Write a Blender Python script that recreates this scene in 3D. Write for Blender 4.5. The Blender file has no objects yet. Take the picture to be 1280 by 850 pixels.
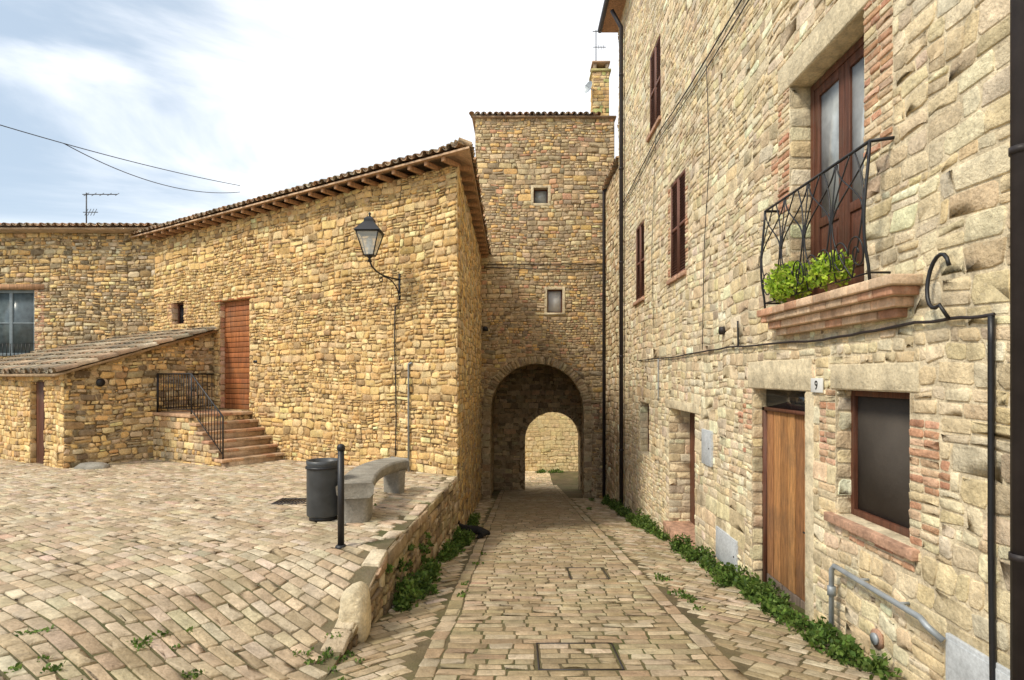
import bpy, bmesh, math, random
import numpy as np
from mathutils import Vector, Matrix
rng=np.random.default_rng(7); random.seed(7)
COL=bpy.context.scene.collection
F=750.0; VX=650.0; HY=470.0
def V3(*a): return np.array(a,float)
# ---------------------------------------------------------------- mesh builder
class MB:
    def __init__(s): s.v=[];s.c=[];s.f=[];s.n=0
    def add(s,v,faces,col=(1,1,1,1)):
        v=np.asarray(v,float).reshape(-1,3); c=np.asarray(col,float)
        if c.ndim==1:
            if len(c)==3: c=np.append(c,1.0)
            c=np.tile(c,(len(v),1))
        s.v.append(v); s.c.append(c)
        for f in faces: s.f.append(np.asarray(f,int)+s.n)
        s.n+=len(v)
    def quad(s,a,b,c,d,col=(1,1,1,1)): s.add([a,b,c,d],[[[0,1,2,3]]],col)
    def obox(s,o,a,b,c,col=(1,1,1,1)):   # corner o, edge vectors
        o,a,b,c=[np.asarray(t,float) for t in (o,a,b,c)]
        v=[o,o+a,o+a+b,o+b,o+c,o+a+c,o+a+b+c,o+b+c]
        f=[[0,3,2,1],[4,5,6,7],[0,1,5,4],[1,2,6,5],[2,3,7,6],[3,0,4,7]]
        if np.dot(np.cross(a,b),c)<0: f=[q[::-1] for q in f]
        s.add(v,[f],col)
    def box(s,x0,x1,y0,y1,z0,z1,col=(1,1,1,1)): s.obox((x0,y0,z0),(x1-x0,0,0),(0,y1-y0,0),(0,0,z1-z0),col)
    def tube(s,pts,r,seg=8,col=(1,1,1,1),caps=True):
        pts=[Vector(p) for p in pts]; n=len(pts)
        rs=r if hasattr(r,'__len__') else [r]*n
        t=(pts[1]-pts[0]).normalized(); up=Vector((0,0,1)) if abs(t.z)<.9 else Vector((1,0,0))
        a=t.cross(up).normalized(); v=[]
        for i,p in enumerate(pts):
            if i==0: t=pts[1]-pts[0]
            elif i==n-1: t=pts[-1]-pts[-2]
            else: t=(pts[i+1]-pts[i]).normalized()+(pts[i]-pts[i-1]).normalized()
            if t.length<1e-9: t=pts[i]-pts[i-1]
            t.normalize(); a=(a-t*a.dot(t)).normalized(); b=t.cross(a)
            for k in range(seg):
                q=2*math.pi*k/seg; v.append(p+(a*math.cos(q)+b*math.sin(q))*rs[i])
        f=[[i*seg+k,i*seg+(k+1)%seg,(i+1)*seg+(k+1)%seg,(i+1)*seg+k] for i in range(n-1) for k in range(seg)]
        fs=[f]
        if caps: fs.append([list(range(seg))[::-1],[ (n-1)*seg+k for k in range(seg)]])
        s.add([tuple(p) for p in v],fs,col)
    def lathe(s,c,prof,seg=24,col=(1,1,1,1)):
        v=[];n=len(prof)
        for r,z in prof:
            for k in range(seg):
                q=2*math.pi*k/seg; v.append((c[0]+r*math.cos(q),c[1]+r*math.sin(q),c[2]+z))
        f=[[i*seg+k,i*seg+(k+1)%seg,(i+1)*seg+(k+1)%seg,(i+1)*seg+k] for i in range(n-1) for k in range(seg)]
        s.add(v,[f],col)
def build(name,mb,mat,parent=None,smooth=False,bevel=0,kind=None):
    v=np.concatenate(mb.v); c=np.concatenate(mb.c)
    off=np.array(parent['_o'] if parent is not None else (0,0,0),float)
    me=bpy.data.meshes.new(name); me.vertices.add(len(v)); me.vertices.foreach_set('co',(v-off).ravel())
    li=np.concatenate([f.ravel() for f in mb.f]); tot=np.concatenate([np.full(f.shape[0],f.shape[1]) for f in mb.f])
    me.loops.add(len(li)); me.loops.foreach_set('vertex_index',li.astype(np.int32))
    st=np.concatenate([[0],np.cumsum(tot)[:-1]]); me.polygons.add(len(tot)); me.polygons.foreach_set('loop_start',st.astype(np.int32))
    me.update(calc_edges=True)
    if smooth: me.polygons.foreach_set('use_smooth',np.ones(len(tot),bool))
    ca=me.color_attributes.new('Col','FLOAT_COLOR','POINT'); ca.data.foreach_set('color',c.ravel())
    me.materials.append(mat); o=bpy.data.objects.new(name,me); COL.objects.link(o)
    if parent is not None: o.parent=parent; o['_o']=list(off)
    else: o['_o']=[0,0,0]
    if bevel:
        m=o.modifiers.new('b','BEVEL'); m.width=bevel; m.segments=2; m.limit_method='ANGLE'
    if kind: o['kind']=kind
    return o
def thing(name,label,cat,loc=(0,0,0),group=None):
    o=bpy.data.objects.new(name,None); COL.objects.link(o); o.location=loc; o['_o']=list(map(float,loc))
    o.empty_display_size=.1; o['label']=label; o['category']=cat
    if group: o['group']=group
    return o
def tag(o,label,cat,group=None,kind=None):
    o['label']=label;o['category']=cat
    if group:o['group']=group
    if kind:o['kind']=kind
    return o
# ---------------------------------------------------------------- materials
def mat(name,base=None,rough=.85,metal=0,var=.25,vs=6,bump=.2,bs=60,spec=.3,ground=False,leaf=False,wood=False,dirt=0,grain=9):
    m=bpy.data.materials.new(name); m.use_nodes=True; nt=m.node_tree; N=nt.nodes; L=nt.links
    b=N['Principled BSDF']; b.inputs['Roughness'].default_value=rough; b.inputs['Metallic'].default_value=metal
    b.inputs['Specular IOR Level'].default_value=spec
    tc=N.new('ShaderNodeTexCoord'); vec=tc.outputs['Object']
    if base is None or wood:
        at=N.new('ShaderNodeAttribute'); at.attribute_name='Col'; col=at.outputs['Color']
    if base is not None:
        r=N.new('ShaderNodeRGB'); r.outputs[0].default_value=(*base,1)
        if wood:
            vm=N.new('ShaderNodeVectorMath'); vm.operation='MULTIPLY'; L.new(col,vm.inputs[0]); L.new(r.outputs[0],vm.inputs[1]); col=vm.outputs[0]
        else: col=r.outputs[0]
    def noise(sc,det=5,v=vec,ro=.6):
        n=N.new('ShaderNodeTexNoise'); n.inputs['Scale'].default_value=sc; n.inputs['Detail'].default_value=det; n.inputs['Roughness'].default_value=ro
        L.new(v,n.inputs['Vector']); return n.outputs['Fac']
    def mr(x,a,b_,c,d):
        n=N.new('ShaderNodeMapRange'); L.new(x,n.inputs[0])
        for i,q in enumerate((a,b_,c,d)): n.inputs[i+1].default_value=q
        return n.outputs[0]
    def mul(c1,f):
        n=N.new('ShaderNodeVectorMath'); n.operation='SCALE'; L.new(c1,n.inputs[0]); L.new(f,n.inputs['Scale']); return n.outputs[0]
    def mth(op,a_,b_,cl=False):
        n=N.new('ShaderNodeMath'); n.operation=op; n.use_clamp=cl
        for i,q in enumerate((a_,b_)):
            if isinstance(q,(int,float)): n.inputs[i].default_value=q
            else: L.new(q,n.inputs[i])
        return n.outputs[0]
    def mix(c1,c2,f):
        n=N.new('ShaderNodeMix'); n.data_type='RGBA'; L.new(f,n.inputs[0]); L.new(c1,n.inputs[6])
        if isinstance(c2,tuple): n.inputs[7].default_value=(*c2,1)
        else: L.new(c2,n.inputs[7])
        return n.outputs[2]
    v2=vec
    if wood:
        mp=N.new('ShaderNodeMapping'); mp.inputs['Scale'].default_value=(grain,grain,grain*.07); L.new(vec,mp.inputs['Vector']); v2=mp.outputs[0]
    n1=noise(vs,6,v2); col=mul(col,mr(n1,.3,.7,1-var,1+var))
    if base is None or dirt:
        n2=noise(38,4,v2,.7); col=mul(col,mr(n2,.3,.7,.80,1.2))
    if wood and dirt:
        nd=noise(1.7,5,vec,.7); col=mix(col,(.12,.09,.065),mr(nd,.5,.75,0,.55))
    if base is None and not leaf and not ground:
        n3=noise(.8,6); col=mix(col,(.28,.22,.14),mr(n3,.56,.8,0,.38))
        n4=noise(7,5,vec,.75); col=mix(col,(.20,.15,.09),mr(n4,.62,.78,0,.5))
        n5=noise(14,3); col=mix(col,(.74,.65,.48),mr(n5,.58,.75,0,.4))
        mp=N.new('ShaderNodeMapping'); mp.inputs['Scale'].default_value=(3,3,.35); L.new(vec,mp.inputs['Vector']); n7=noise(1.3,5,mp.outputs[0],.65); col=mul(col,mr(n7,.52,.72,1.0,.74))
        n6=noise(4.5,4,vec,.7); jf=mth('MULTIPLY',mth('SUBTRACT',1.0,at.outputs['Alpha']),mr(n6,.47,.56,0,.85),True); col=mix(col,(.10,.065,.03),jf)
    if ground:
        n3=noise(.9,5); n4=noise(9,4)
        m2=mth('MULTIPLY',mth('SUBTRACT',1.06,at.outputs['Alpha']),mr(n3,.42,.62,.0,.8),True)
        col=mix(col,(.08,.09,.025),m2)
        col=mix(col,(.17,.13,.08),mr(n4,.55,.72,0,.5))
        n6=noise(1.6,5); col=mix(col,(.24,.18,.095),mr(n6,.46,.72,0,.55))
    L.new(col,b.inputs['Base Color'])
    if bump:
        nb=noise(bs,5,v2,.65); nb2=noise(bs*.22,4,v2,.6)
        ad=N.new('ShaderNodeMath'); ad.operation='MULTIPLY_ADD'; L.new(nb2,ad.inputs[0]); ad.inputs[1].default_value=2.2; L.new(nb,ad.inputs[2])
        bp=N.new('ShaderNodeBump'); bp.inputs['Strength'].default_value=bump; bp.inputs['Distance'].default_value=.012
        L.new(ad.outputs[0],bp.inputs['Height']); L.new(bp.outputs[0],b.inputs['Normal'])
    if leaf:
        t=N.new('ShaderNodeBsdfTranslucent'); L.new(col,t.inputs[0]); mx=N.new('ShaderNodeMixShader'); mx.inputs[0].default_value=.35
        L.new(b.outputs[0],mx.inputs[1]); L.new(t.outputs[0],mx.inputs[2]); L.new(mx.outputs[0],N['Material Output'].inputs[0])
    return m
M=dict(
 stone=mat('rubble_stone',bump=1.0,bs=45,rough=.95,spec=.12),
 ground=mat('paving_stone',bump=.8,bs=50,ground=True,rough=.7,spec=.35),
 leaf=mat('leaf',leaf=True,bump=0,rough=.6,var=.3),
 tile=mat('roof_tile',bump=.5,rough=.9,spec=.15),
 iron=mat('black_iron',(.012,.012,.014),rough=.45,spec=.5,bump=.1),
 bindark=mat('dark_grey_metal',(.05,.055,.06),rough=.45,spec=.5,bump=.05),
 pipe=mat('brown_pipe',(.035,.028,.028),rough=.5,bump=.05),
 galv=mat('galvanised',(.34,.37,.39),rough=.5,metal=.3,bump=.1),
 cab=mat('grey_paint',(.50,.52,.53),rough=.6,bump=.1,dirt=1,var=.12),
 gframe=mat('blue_grey_frame',(.20,.24,.26),rough=.6,bump=.1,dirt=1,var=.15),
 wdoor=mat('varnished_wood',(.46,.22,.085),rough=.7,wood=True,var=.45,vs=3,bump=.6,dirt=1,grain=22),
 wgrey=mat('weathered_wood',(.22,.17,.13),rough=.85,wood=True,var=.45,vs=3,bump=.6,dirt=1,grain=22),
 wred=mat('dark_brown_wood',(.12,.045,.025),rough=.5,wood=True,var=.45,vs=3,bump=.3,dirt=1),
 wshut=mat('brown_shutter',(.36,.13,.045),rough=.65,wood=True,var=.4,vs=3,bump=.35,dirt=1),
 wdark=mat('louvre_shutter',(.17,.075,.05),rough=.6,wood=True,var=.35,vs=3,bump=.2),
 wrafter=mat('old_rafter',(.42,.24,.13),rough=.9,wood=True,var=.4,vs=3,bump=.5),
 glass=mat('dark_glass',(.03,.035,.04),rough=.1,spec=.8,bump=0,var=.1),
 gglass=mat('grey_glass',(.10,.13,.14),rough=.2,spec=.6,bump=0,var=.3),
 curtain=mat('curtained_glass',(.40,.43,.44),rough=.15,spec=.7,bump=0,var=.5,vs=2),
 screen=mat('insect_screen',(.085,.073,.062),rough=.9,spec=.1,bump=.2,var=.15,vs=2),
 conc=mat('concrete',(.27,.25,.21),rough=.9,bump=.5,bs=70,dirt=1,var=.3,vs=4),
 lintel=mat('lintel_stone',(.66,.56,.38),rough=.9,bump=1.0,bs=30,dirt=1,var=.3,vs=5),
 terra=mat('terracotta',(.50,.30,.20),rough=.85,bump=.7,dirt=1,var=.45,vs=9),
 white=mat('white_enamel',(.75,.75,.72),rough=.4,bump=0,var=.05),
 black=mat('black_paint',(.015,.015,.015),rough=.5,bump=0),
 fur=mat('black_fur',(.012,.011,.011),rough=.8,bump=.6,bs=150),
 blind=mat('white_blind',(.65,.66,.66),rough=.7,bump=.1,var=.1),
)
gl=bpy.data.materials.new('lantern_glass'); gl.use_nodes=True; g=gl.node_tree.nodes['Principled BSDF']
g.inputs['Base Color'].default_value=(.75,.8,.8,1); g.inputs['Roughness'].default_value=.15; g.inputs['Alpha'].default_value=.45
M['lglass']=gl
# ---------------------------------------------------------------- masonry
PAL_L=[(.76,.51,.22),(.68,.44,.18),(.80,.60,.31),(.60,.38,.16),(.72,.48,.21),(.46,.31,.16),(.79,.56,.27),(.70,.51,.27),(.76,.53,.24)]
PAL_R=[(.78,.65,.43),(.71,.57,.36),(.82,.71,.50),(.64,.51,.32),(.75,.61,.39),(.79,.67,.46),(.74,.58,.35),(.56,.45,.30),(.70,.60,.43),(.78,.64,.41)]
PAL_T=[(.58,.46,.29),(.50,.38,.22),(.64,.51,.32),(.42,.32,.20),(.54,.41,.25),(.58,.42,.24)]
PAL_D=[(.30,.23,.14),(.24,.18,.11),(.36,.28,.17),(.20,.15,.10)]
PAL_B=[(.60,.34,.21),(.64,.42,.27),(.54,.29,.18),(.68,.48,.32)]
PAL_G=[(.54,.43,.30),(.48,.38,.25),(.60,.50,.36),(.44,.34,.22),(.52,.41,.27),(.48,.36,.24),(.57,.47,.34)]
PAL_S=[(.40,.31,.19),(.35,.27,.16),(.45,.36,.23),(.48,.38,.25),(.38,.29,.17),(.40,.29,.18),(.50,.41,.28)]
def cells(u0,u1,v0,v1,rh=(.12,.24),asp=(1.0,2.6),split=.18):
    out=[]; v=v0
    while v<v1-.03:
        h=random.uniform(*rh); 
        if v1-v-h<rh[0]*.6: h=v1-v
        u=u0
        while u<u1-.02:
            w=h*random.uniform(*asp)
            if random.random()<.12 and split: w*=.6
            if u1-u-w<.08: w=u1-u
            if random.random()<split and h>rh[0]*1.2:
                k=random.uniform(.38,.62); out+= [(u,u+w,v,v+h*k),(u,u+w,v+h*k,v+h)] if random.random()<.75 else [(u,u+w*k,v,v+h),(u+w*k,u+w,v,v+h)]
            else: out.append((u,u+w,v,v+h))
            u+=w
        v+=h
    return out
def patchcells(u0,u1,v0,v1,ks,bh=(.4,.9)):
    cs=[]; zz=v0
    while zz<v1-1e-6:
        z2=min(zz+random.uniform(*bh),v1)
        if v1-z2<.2: z2=v1
        u=u0
        while u<u1-1e-6:
            u2=min(u+random.uniform(1.2,3.2),u1)
            if u1-u2<.3: u2=u1
            cs+=cells(u,u2,zz,z2,random.choice(ks),(1.0,2.5),.24); u=u2
        zz=z2
    return cs
def subtract(cs,holes):
    for (a,b,c,d) in holes:
        o=[]
        for (u0,u1,v0,v1) in cs:
            if u1<=a or u0>=b or v1<=c or v0>=d: o.append((u0,u1,v0,v1)); continue
            if v0<c: o.append((u0,u1,v0,c))
            if v1>d: o.append((u0,u1,d,v1))
            m0,m1=max(v0,c),min(v1,d)
            if u0<a: o.append((u0,a,m0,m1))
            if u1>b: o.append((b,u1,m0,m1))
        cs=o
    return cs
def stones(mb,cs,mapf,pal,proud=.013,gap=.006,jit=.05,warp=.03,holes=(),mask=None,push=None,var=.10,rnd=(.03,.2),alpha=1.0,colf=None,bev=1.0):
    c=np.array(cs,float); w=c[:,1]-c[:,0]; h=c[:,3]-c[:,2]
    k=(w>.035)&(h>.03); c=c[k]; w=w[k]; h=h[k]
    cx=(c[:,0]+c[:,1])/2; cy=(c[:,2]+c[:,3])/2
    if mask is not None:
        k=mask(cx,cy); cx,cy,w,h=cx[k],cy[k],w[k],h[k]
    n=len(cx); 
    if n==0: return
    gg=gap*rng.uniform(.4,1.7,n); w=w-2*gg; h=h-2*gg; mn=np.minimum(w,h); q=[rng.uniform(*rnd,n)*mn for _ in range(4)]
    hw,hh=w/2,h/2
    X=np.stack([hw,hw,hw-q[1],-(hw-q[2]),-hw,-hw,-(hw-q[3]),hw-q[0]],1)
    Y=np.stack([-(hh-q[0]),hh-q[1],hh,hh,hh-q[2],-(hh-q[3]),-hh,-hh],1)
    shr=rng.normal(0,jit*1.3,(n,1)); X=X+np.abs(X)/hw[:,None]*Y*shr
    j=rng.normal(0,jit,(2,n,8))*mn[None,:,None]; j=np.clip(j,-.14*mn[None,:,None],.14*mn[None,:,None]); X=X+j[0]-np.abs(j[0])*np.sign(X)*.5; Y=Y+j[1]-np.abs(j[1])*np.sign(Y)*.5
    H=proud*rng.uniform(.4,1.5,n); tx=rng.normal(0,.03,n)*proud/.02; ty=rng.normal(0,.035,n)*proud/.02
    e1=np.minimum(.004,.04*mn)*bev; e2=e1+.04*mn*bev
    U=[];Vv=[];Z=[]
    for e,hz,nz_ in ((0*mn,None,0),(e1,.82,.07),(e2,1.0,.09)):
        sx=(1-2*e/w)[:,None]; sy=(1-2*e/h)[:,None]
        x=X*sx;y=Y*sy; U.append(x+cx[:,None]);Vv.append(y+cy[:,None])
        Z.append(np.full_like(x,-.006) if hz is None else np.maximum(hz*H[:,None]+tx[:,None]*x+ty[:,None]*y+rng.normal(0,nz_,(n,8))*H[:,None],.002))
    U.append(cx[:,None]+rng.normal(0,.12,(n,1))*w[:,None]);Vv.append(cy[:,None]+rng.normal(0,.1,(n,1))*h[:,None]);Z.append((H*rng.uniform(.85,1.25,n))[:,None])
    U=np.concatenate(U,1);Vv=np.concatenate(Vv,1);Z=np.concatenate(Z,1)
    if warp:
        fade=np.ones_like(U)
        for (a,b,cc,d) in holes:
            dist=np.sqrt(np.maximum(np.maximum(a-U,U-b),0)**2+np.maximum(np.maximum(cc-Vv,Vv-d),0)**2); fade=np.minimum(fade,np.clip(dist/.3,0,1))
        du=warp*(np.sin(2.3*Vv+1.3*U+.5)+.6*np.sin(5.1*Vv-2.2*U)+.3*np.sin(13*Vv+4*U)); dv=warp*(np.sin(1.9*U+.7*Vv)+.6*np.sin(4.7*U+2.1*Vv+1)+.35*np.sin(11*U+3*Vv))
        U=U+du*fade; Vv=Vv+dv*fade
    if push is not None: U,Vv=push(U,Vv)
    P=mapf(U,Vv,Z); P=np.stack(P,-1) if isinstance(P,tuple) else P
    pc=np.array(pal)[rng.integers(0,len(pal),n)]*(1+rng.normal(0,var,(n,1)))*(1+rng.normal(0,.025,(n,3)))
    pc=np.clip(pc,.02,.84)
    if colf is not None: pc=colf(cx,cy,pc)
    C=np.ones((n,25,4))*alpha; C[:,:,:3]=pc[:,None,:]
    i=np.arange(8); i2=(i+1)%8
    fq=np.concatenate([np.stack([i,i2,i2+8,i+8],1),np.stack([i+8,i2+8,i2+16,i+16],1)]); ft=np.stack([i+16,i2+16,np.full(8,24)],1)
    base=(np.arange(n)*25)[:,None,None]
    mb.add(P.reshape(-1,3),[(base+fq[None]).reshape(-1,4),(base+ft[None]).reshape(-1,3)],C.reshape(-1,4))
class Wall:
    def __init__(s,O,u,n):
        s.O=np.array(O,float); s.u=np.array(u,float); s.u/=np.linalg.norm(s.u); s.n=np.array(n,float); s.n/=np.linalg.norm(s.n)
    def P(s,u,z,o=0): p=s.O+s.u*u+s.n*o; return np.array([p[0],p[1],z])
    def mapf(s,U,Z,H): return (s.O[0]+s.u[0]*U+s.n[0]*H, s.O[1]+s.u[1]*U+s.n[1]*H, Z)
    def pix(s,px,py,o=0):
        r=V3((px-VX)/F,1,(HY-py)/F); k=(np.dot(s.n,s.O)+o)/np.dot(s.n,r); p=r*k
        return float(np.dot(p-s.O,s.u)),float(p[2])
    def box(s,mb,u0,u1,z0,z1,o0,o1,col=(1,1,1,1)):
        mb.obox(s.P(u0,z0,o0),s.u*(u1-u0),(0,0,z1-z0),s.n*(o1-o0),col)
    def backing(s,mb,u0,u1,z0,z1,holes,col,extra=()):
        us=sorted({u0,u1,*[min(max(h[i],u0),u1) for h in holes for i in (0,1)]}); zs=sorted({z0,z1,*[min(max(h[i],z0),z1) for h in holes for i in (2,3)]})
        for a,b in zip(us[:-1],us[1:]):
            for c,d in zip(zs[:-1],zs[1:]):
                m,n_=(a+b)/2,(c+d)/2
                if any(h[0]<m<h[1] and h[2]<n_<h[3] for h in holes): continue
                mb.quad(s.P(a,c),s.P(b,c),s.P(b,d),s.P(a,d),col)
    def reveal(s,mb,h,dep,col,pal=None,jambs='ab'):
        a,b,c,d=h; P=s.P
        mb.quad(P(a,c),P(a,d),P(a,d,-dep),P(a,c,-dep),col); mb.quad(P(b,c),P(b,d),P(b,d,-dep),P(b,c,-dep),col)
        mb.quad(P(a,d),P(b,d),P(b,d,-dep),P(a,d,-dep),col); mb.quad(P(a,c),P(b,c),P(b,c,-dep),P(a,c,-dep),col)
        if pal is not None:
            for jb,uu,sg in (('a',a,1),('b',b,-1)):
                if jb in jambs:
                    cs=cells(0,dep,c,d,(.10,.2),(1,2.2),0)
                    stones(mb,cs,lambda U,Z,H,uu=uu,sg=sg:(s.O[0]+s.u[0]*(uu+sg*H)-s.n[0]*U, s.O[1]+s.u[1]*(uu+sg*H)-s.n[1]*U, Z),pal,proud=.01,warp=0)
def brickjamb(mb,wl,u0,u1,z0,z1,pal=PAL_B):
    stones(mb,cells(u0,u1,z0,z1,(.055,.07),(1.8,3.6),0),wl.mapf,pal,proud=.010,gap=.005,warp=0,jit=.05)
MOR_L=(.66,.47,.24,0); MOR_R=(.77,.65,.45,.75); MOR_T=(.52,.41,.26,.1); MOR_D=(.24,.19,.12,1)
# ---------------------------------------------------------------- ground functions
W=2.8
def sm(t): t=np.clip(t,0,1); return t*t*(3-2*t)
def street(Y): return -(1.68+.12*np.clip(Y,-2,27))
def edge(Y): return np.interp(Y,[-10,5.4,11.2,20,20.01,40],[-1.42,-1.42,-1.17,-1.3,-1.6,-1.6])
def terr(x,Y): return -(1.69+.016*np.maximum(Y,-2)+.012*np.maximum(0,-x-1.4))
def terrain_left(x,Y):
    g_=sm((Y-4.3)/2.1); w=g_+(1-g_)*sm((-1.42-x)/2.3); return street(Y)*(1-w)+terr(x,Y)*w
def etop(Y): return terrain_left(edge(Y)-.02,Y)
def gridmesh(mb,xf,Ys,n,zf,col):
    P=[]
    for Y in Ys:
        a,b=xf(Y); xs=b-(b-a)*np.linspace(0,1,n)**1.6; P.append(np.stack([xs,np.full(n,Y),zf(xs,np.full(n,Y))],1))
    m=len(Ys); P=np.concatenate(P); i=np.arange(m-1)[:,None]*n+np.arange(n-1)[None]; i=i.ravel()
    mb.add(P,[np.stack([i,i+1,i+n+1,i+n],1)],col)
# street
mb=MB(); mcol=(.11,.085,.045,0)
gridmesh(mb,lambda Y:(edge(Y),3.4),np.linspace(-6,33,157),20,lambda x,Y:street(Y),mcol)
smap=lambda U,V_,H:(U,V_,street(V_)+H)
mh=[(.15,.78,4.55,5.15),(.66,1.14,7.7,8.4)]
mhp=[(a-.02,b+.02,c-.02,d+.02) for a,b,c,d in mh]
GS=dict(proud=.007,gap=.006,jit=.035,rnd=(.02,.11),var=.09)
def lane_sun_tone(cx,cy,pc): return pc*(1-.25*sm((cy-9)/7)*(cy<22)+.7*sm((cy-25)/2))[:,None]  # darker towards the arch; sunlight beyond it painted into the stone colour
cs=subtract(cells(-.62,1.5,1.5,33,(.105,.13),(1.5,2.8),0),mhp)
stones(mb,cs,smap,PAL_S,warp=.010,colf=lane_sun_tone,**GS)
def colrow(u0,u1):
    c=cells(1.5,27,u0,u1,(.13,.17),(1.2,2.2),0); return [(c_[2],c_[3],c_[0],c_[1]) for c_ in c]
PSG=PAL_S+PAL_G[:3]
stones(mb,colrow(-.78,-.62),smap,PSG,warp=.006,colf=lane_sun_tone,**GS)
stones(mb,colrow(1.5,1.66),smap,PSG,warp=.006,colf=lane_sun_tone,**GS)
def diag(u0,u1,sg):
    c=cells(-10,30,-10,30,(.10,.125),(1.6,2.6),0); k=1/math.sqrt(2)
    def f(U,V_,H): x=k*(U-10)+sg*k*(V_-10)*-1; y=k*(V_-10)+sg*k*(U-10); return x,y+8,H
    def mk(U,V_):
        x,y,_=f(U,V_,0); return (x>np.where(u0<0,edge(y)+.04,u0+.05))&(x<u1-.05)&(y>1.5)&(y<20)
    def mp(U,V_,H):
        x,y,_=f(U,V_,0); x=np.clip(x,u0+.004,u1-.004); return x,y,street(y)+H
    stones(mb,c,mp,PSG,warp=.008,mask=mk,**GS)
diag(-1.6,-.78,1); diag(1.66,2.85,-1)
build('street',mb,M['ground'],kind='structure')
# terrace
A=V3(-1.17,11.2,0); B=V3(-10.6,17.4,0); dF=(B-A)/np.linalg.norm(B-A); nF=V3(-dF[1],dF[0],0); nF=nF if nF[1]<0 else -nF
LF=float(np.linalg.norm(B-A))
mb=MB(); gridmesh(mb,lambda Y:(-22,edge(Y)),np.concatenate([np.linspace(-6,3,20),np.linspace(3.1,7,60),np.linspace(7.1,19,60)]),90,terrain_left,(.14,.11,.065,0))
def tm(U,V_):
    x=A[0]+dF[0]*U+nF[0]*V_; y=A[1]+dF[1]*U+nF[1]*V_; return x,y
def tmask(U,V_):
    x,y=tm(U,V_); return (x<edge(y)-np.where(y>4.6,.17,.05))&(y>1.2)&(x>-15)&(y<17)
def tmap(U,V_,H):
    x,y=tm(U,V_); x=np.minimum(x,edge(y)-.005); return x,y,terrain_left(x,y)+H+.004
tc_=cells(-11,15,0,15,(.10,.125),(1.6,2.8),0)
stones(mb,tc_,tmap,PAL_G,proud=.008,gap=.0065,warp=.008,jit=.035,rnd=(.02,.12),var=.10,mask=tmask)
build('terrace_pavement',mb,M['ground'],kind='structure')
mb=MB(); mb.box(-300,300,-200,500,-5.75,-5.45,(.2,.19,.1,.3)); build('ground',mb,M['ground'],kind='structure')
# ---------------------------------------------------------------- helpers for openings
def rc(a=.8,b=1.2): k=random.uniform(a,b); return (k,k*random.uniform(.96,1.04),k*random.uniform(.94,1.06),1)
def plank_door(wl,par,u0,u1,z0,z1,o,m,np_=7,horiz=False,name='door'):
    mb=MB(); 
    if horiz:
        k=int((z1-z0)/.13); e=(z1-z0)/k
        for i in range(k): wl.box(mb,u0,u1,z0+i*e+.007,z0+(i+1)*e-.007,o-.04,o,rc())
    else:
        e=(u1-u0)/np_
        for i in range(np_): wl.box(mb,u0+i*e+.008,u0+(i+1)*e-.008,z0,z1,o-.04,o+random.uniform(-.006,.006),rc(.65,1.25))
    wl.box(mb,u0,u1,z0,z1,o-.06,o-.03,(.12,.12,.12,1)); return build(name,mb,m,par,bevel=.004)
def frame(mb,wl,u0,u1,z0,z1,t,o0,o1):
    wl.box(mb,u0,u0+t,z0,z1,o0,o1); wl.box(mb,u1-t,u1,z0,z1,o0,o1); wl.box(mb,u0+t,u1-t,z1-t,z1,o0,o1); wl.box(mb,u0+t,u1-t,z0,z0+t,o0,o1)
def shutter(wl,par,u0,u1,z0,z1,o,m):
    mid=(u0+u1)/2
    for a,b in ((u0,mid-.006),(mid+.006,u1)):
        mb=MB(); frame(mb,wl,a,b,z0,z1,.06,o,o+.045); zz=(z0+z1)/2; wl.box(mb,a+.06,b-.06,zz-.03,zz+.03,o,o+.045)
        z=z0+.07
        while z<z1-.08:
            if abs(z-zz)>.04: mb.obox(wl.P(a+.06,z,o+.005),wl.u*(b-a-.12),wl.n*.032+V3(0,0,-.028),V3(0,0,.012))
            z+=.05
        wl.box(mb,a+.05,b-.05,z0+.05,z1-.05,o-.004,o+.001,(.3,.3,.3,1)); build('shutter',mb,m,par)
def window(wl,par,u0,u1,z0,z1,o,mf,mp,t=.06,mull=True,bars=0):
    w=MB(); frame(w,wl,u0,u1,z0,z1,t,o-.04,o+.02)
    if mull: m_=(u0+u1)/2; wl.box(w,m_-t*.5,m_+t*.5,z0+t,z1-t,o-.035,o+.015)
    for i in range(bars): zz=z0+(z1-z0)*(i+1)/(bars+1); wl.box(w,u0+t,u1-t,zz-.018,zz+.018,o-.033,o+.01)
    wo=build('window',w,mf,par,bevel=.004)
    p=MB(); wl.box(p,u0+t*.8,u1-t*.8,z0+t*.8,z1-t*.8,o-.03,o-.015); build('pane',p,mp,wo); return wo
TP=[(.56,.38,.24),(.48,.30,.18),(.62,.46,.30),(.44,.33,.23),(.58,.36,.21),(.54,.46,.33),(.34,.27,.20)]
TPS=[(.44,.34,.23),(.36,.28,.19),(.52,.42,.29),(.33,.29,.22),(.46,.32,.21),(.42,.38,.28),(.25,.21,.16),(.56,.48,.36)]
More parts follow.
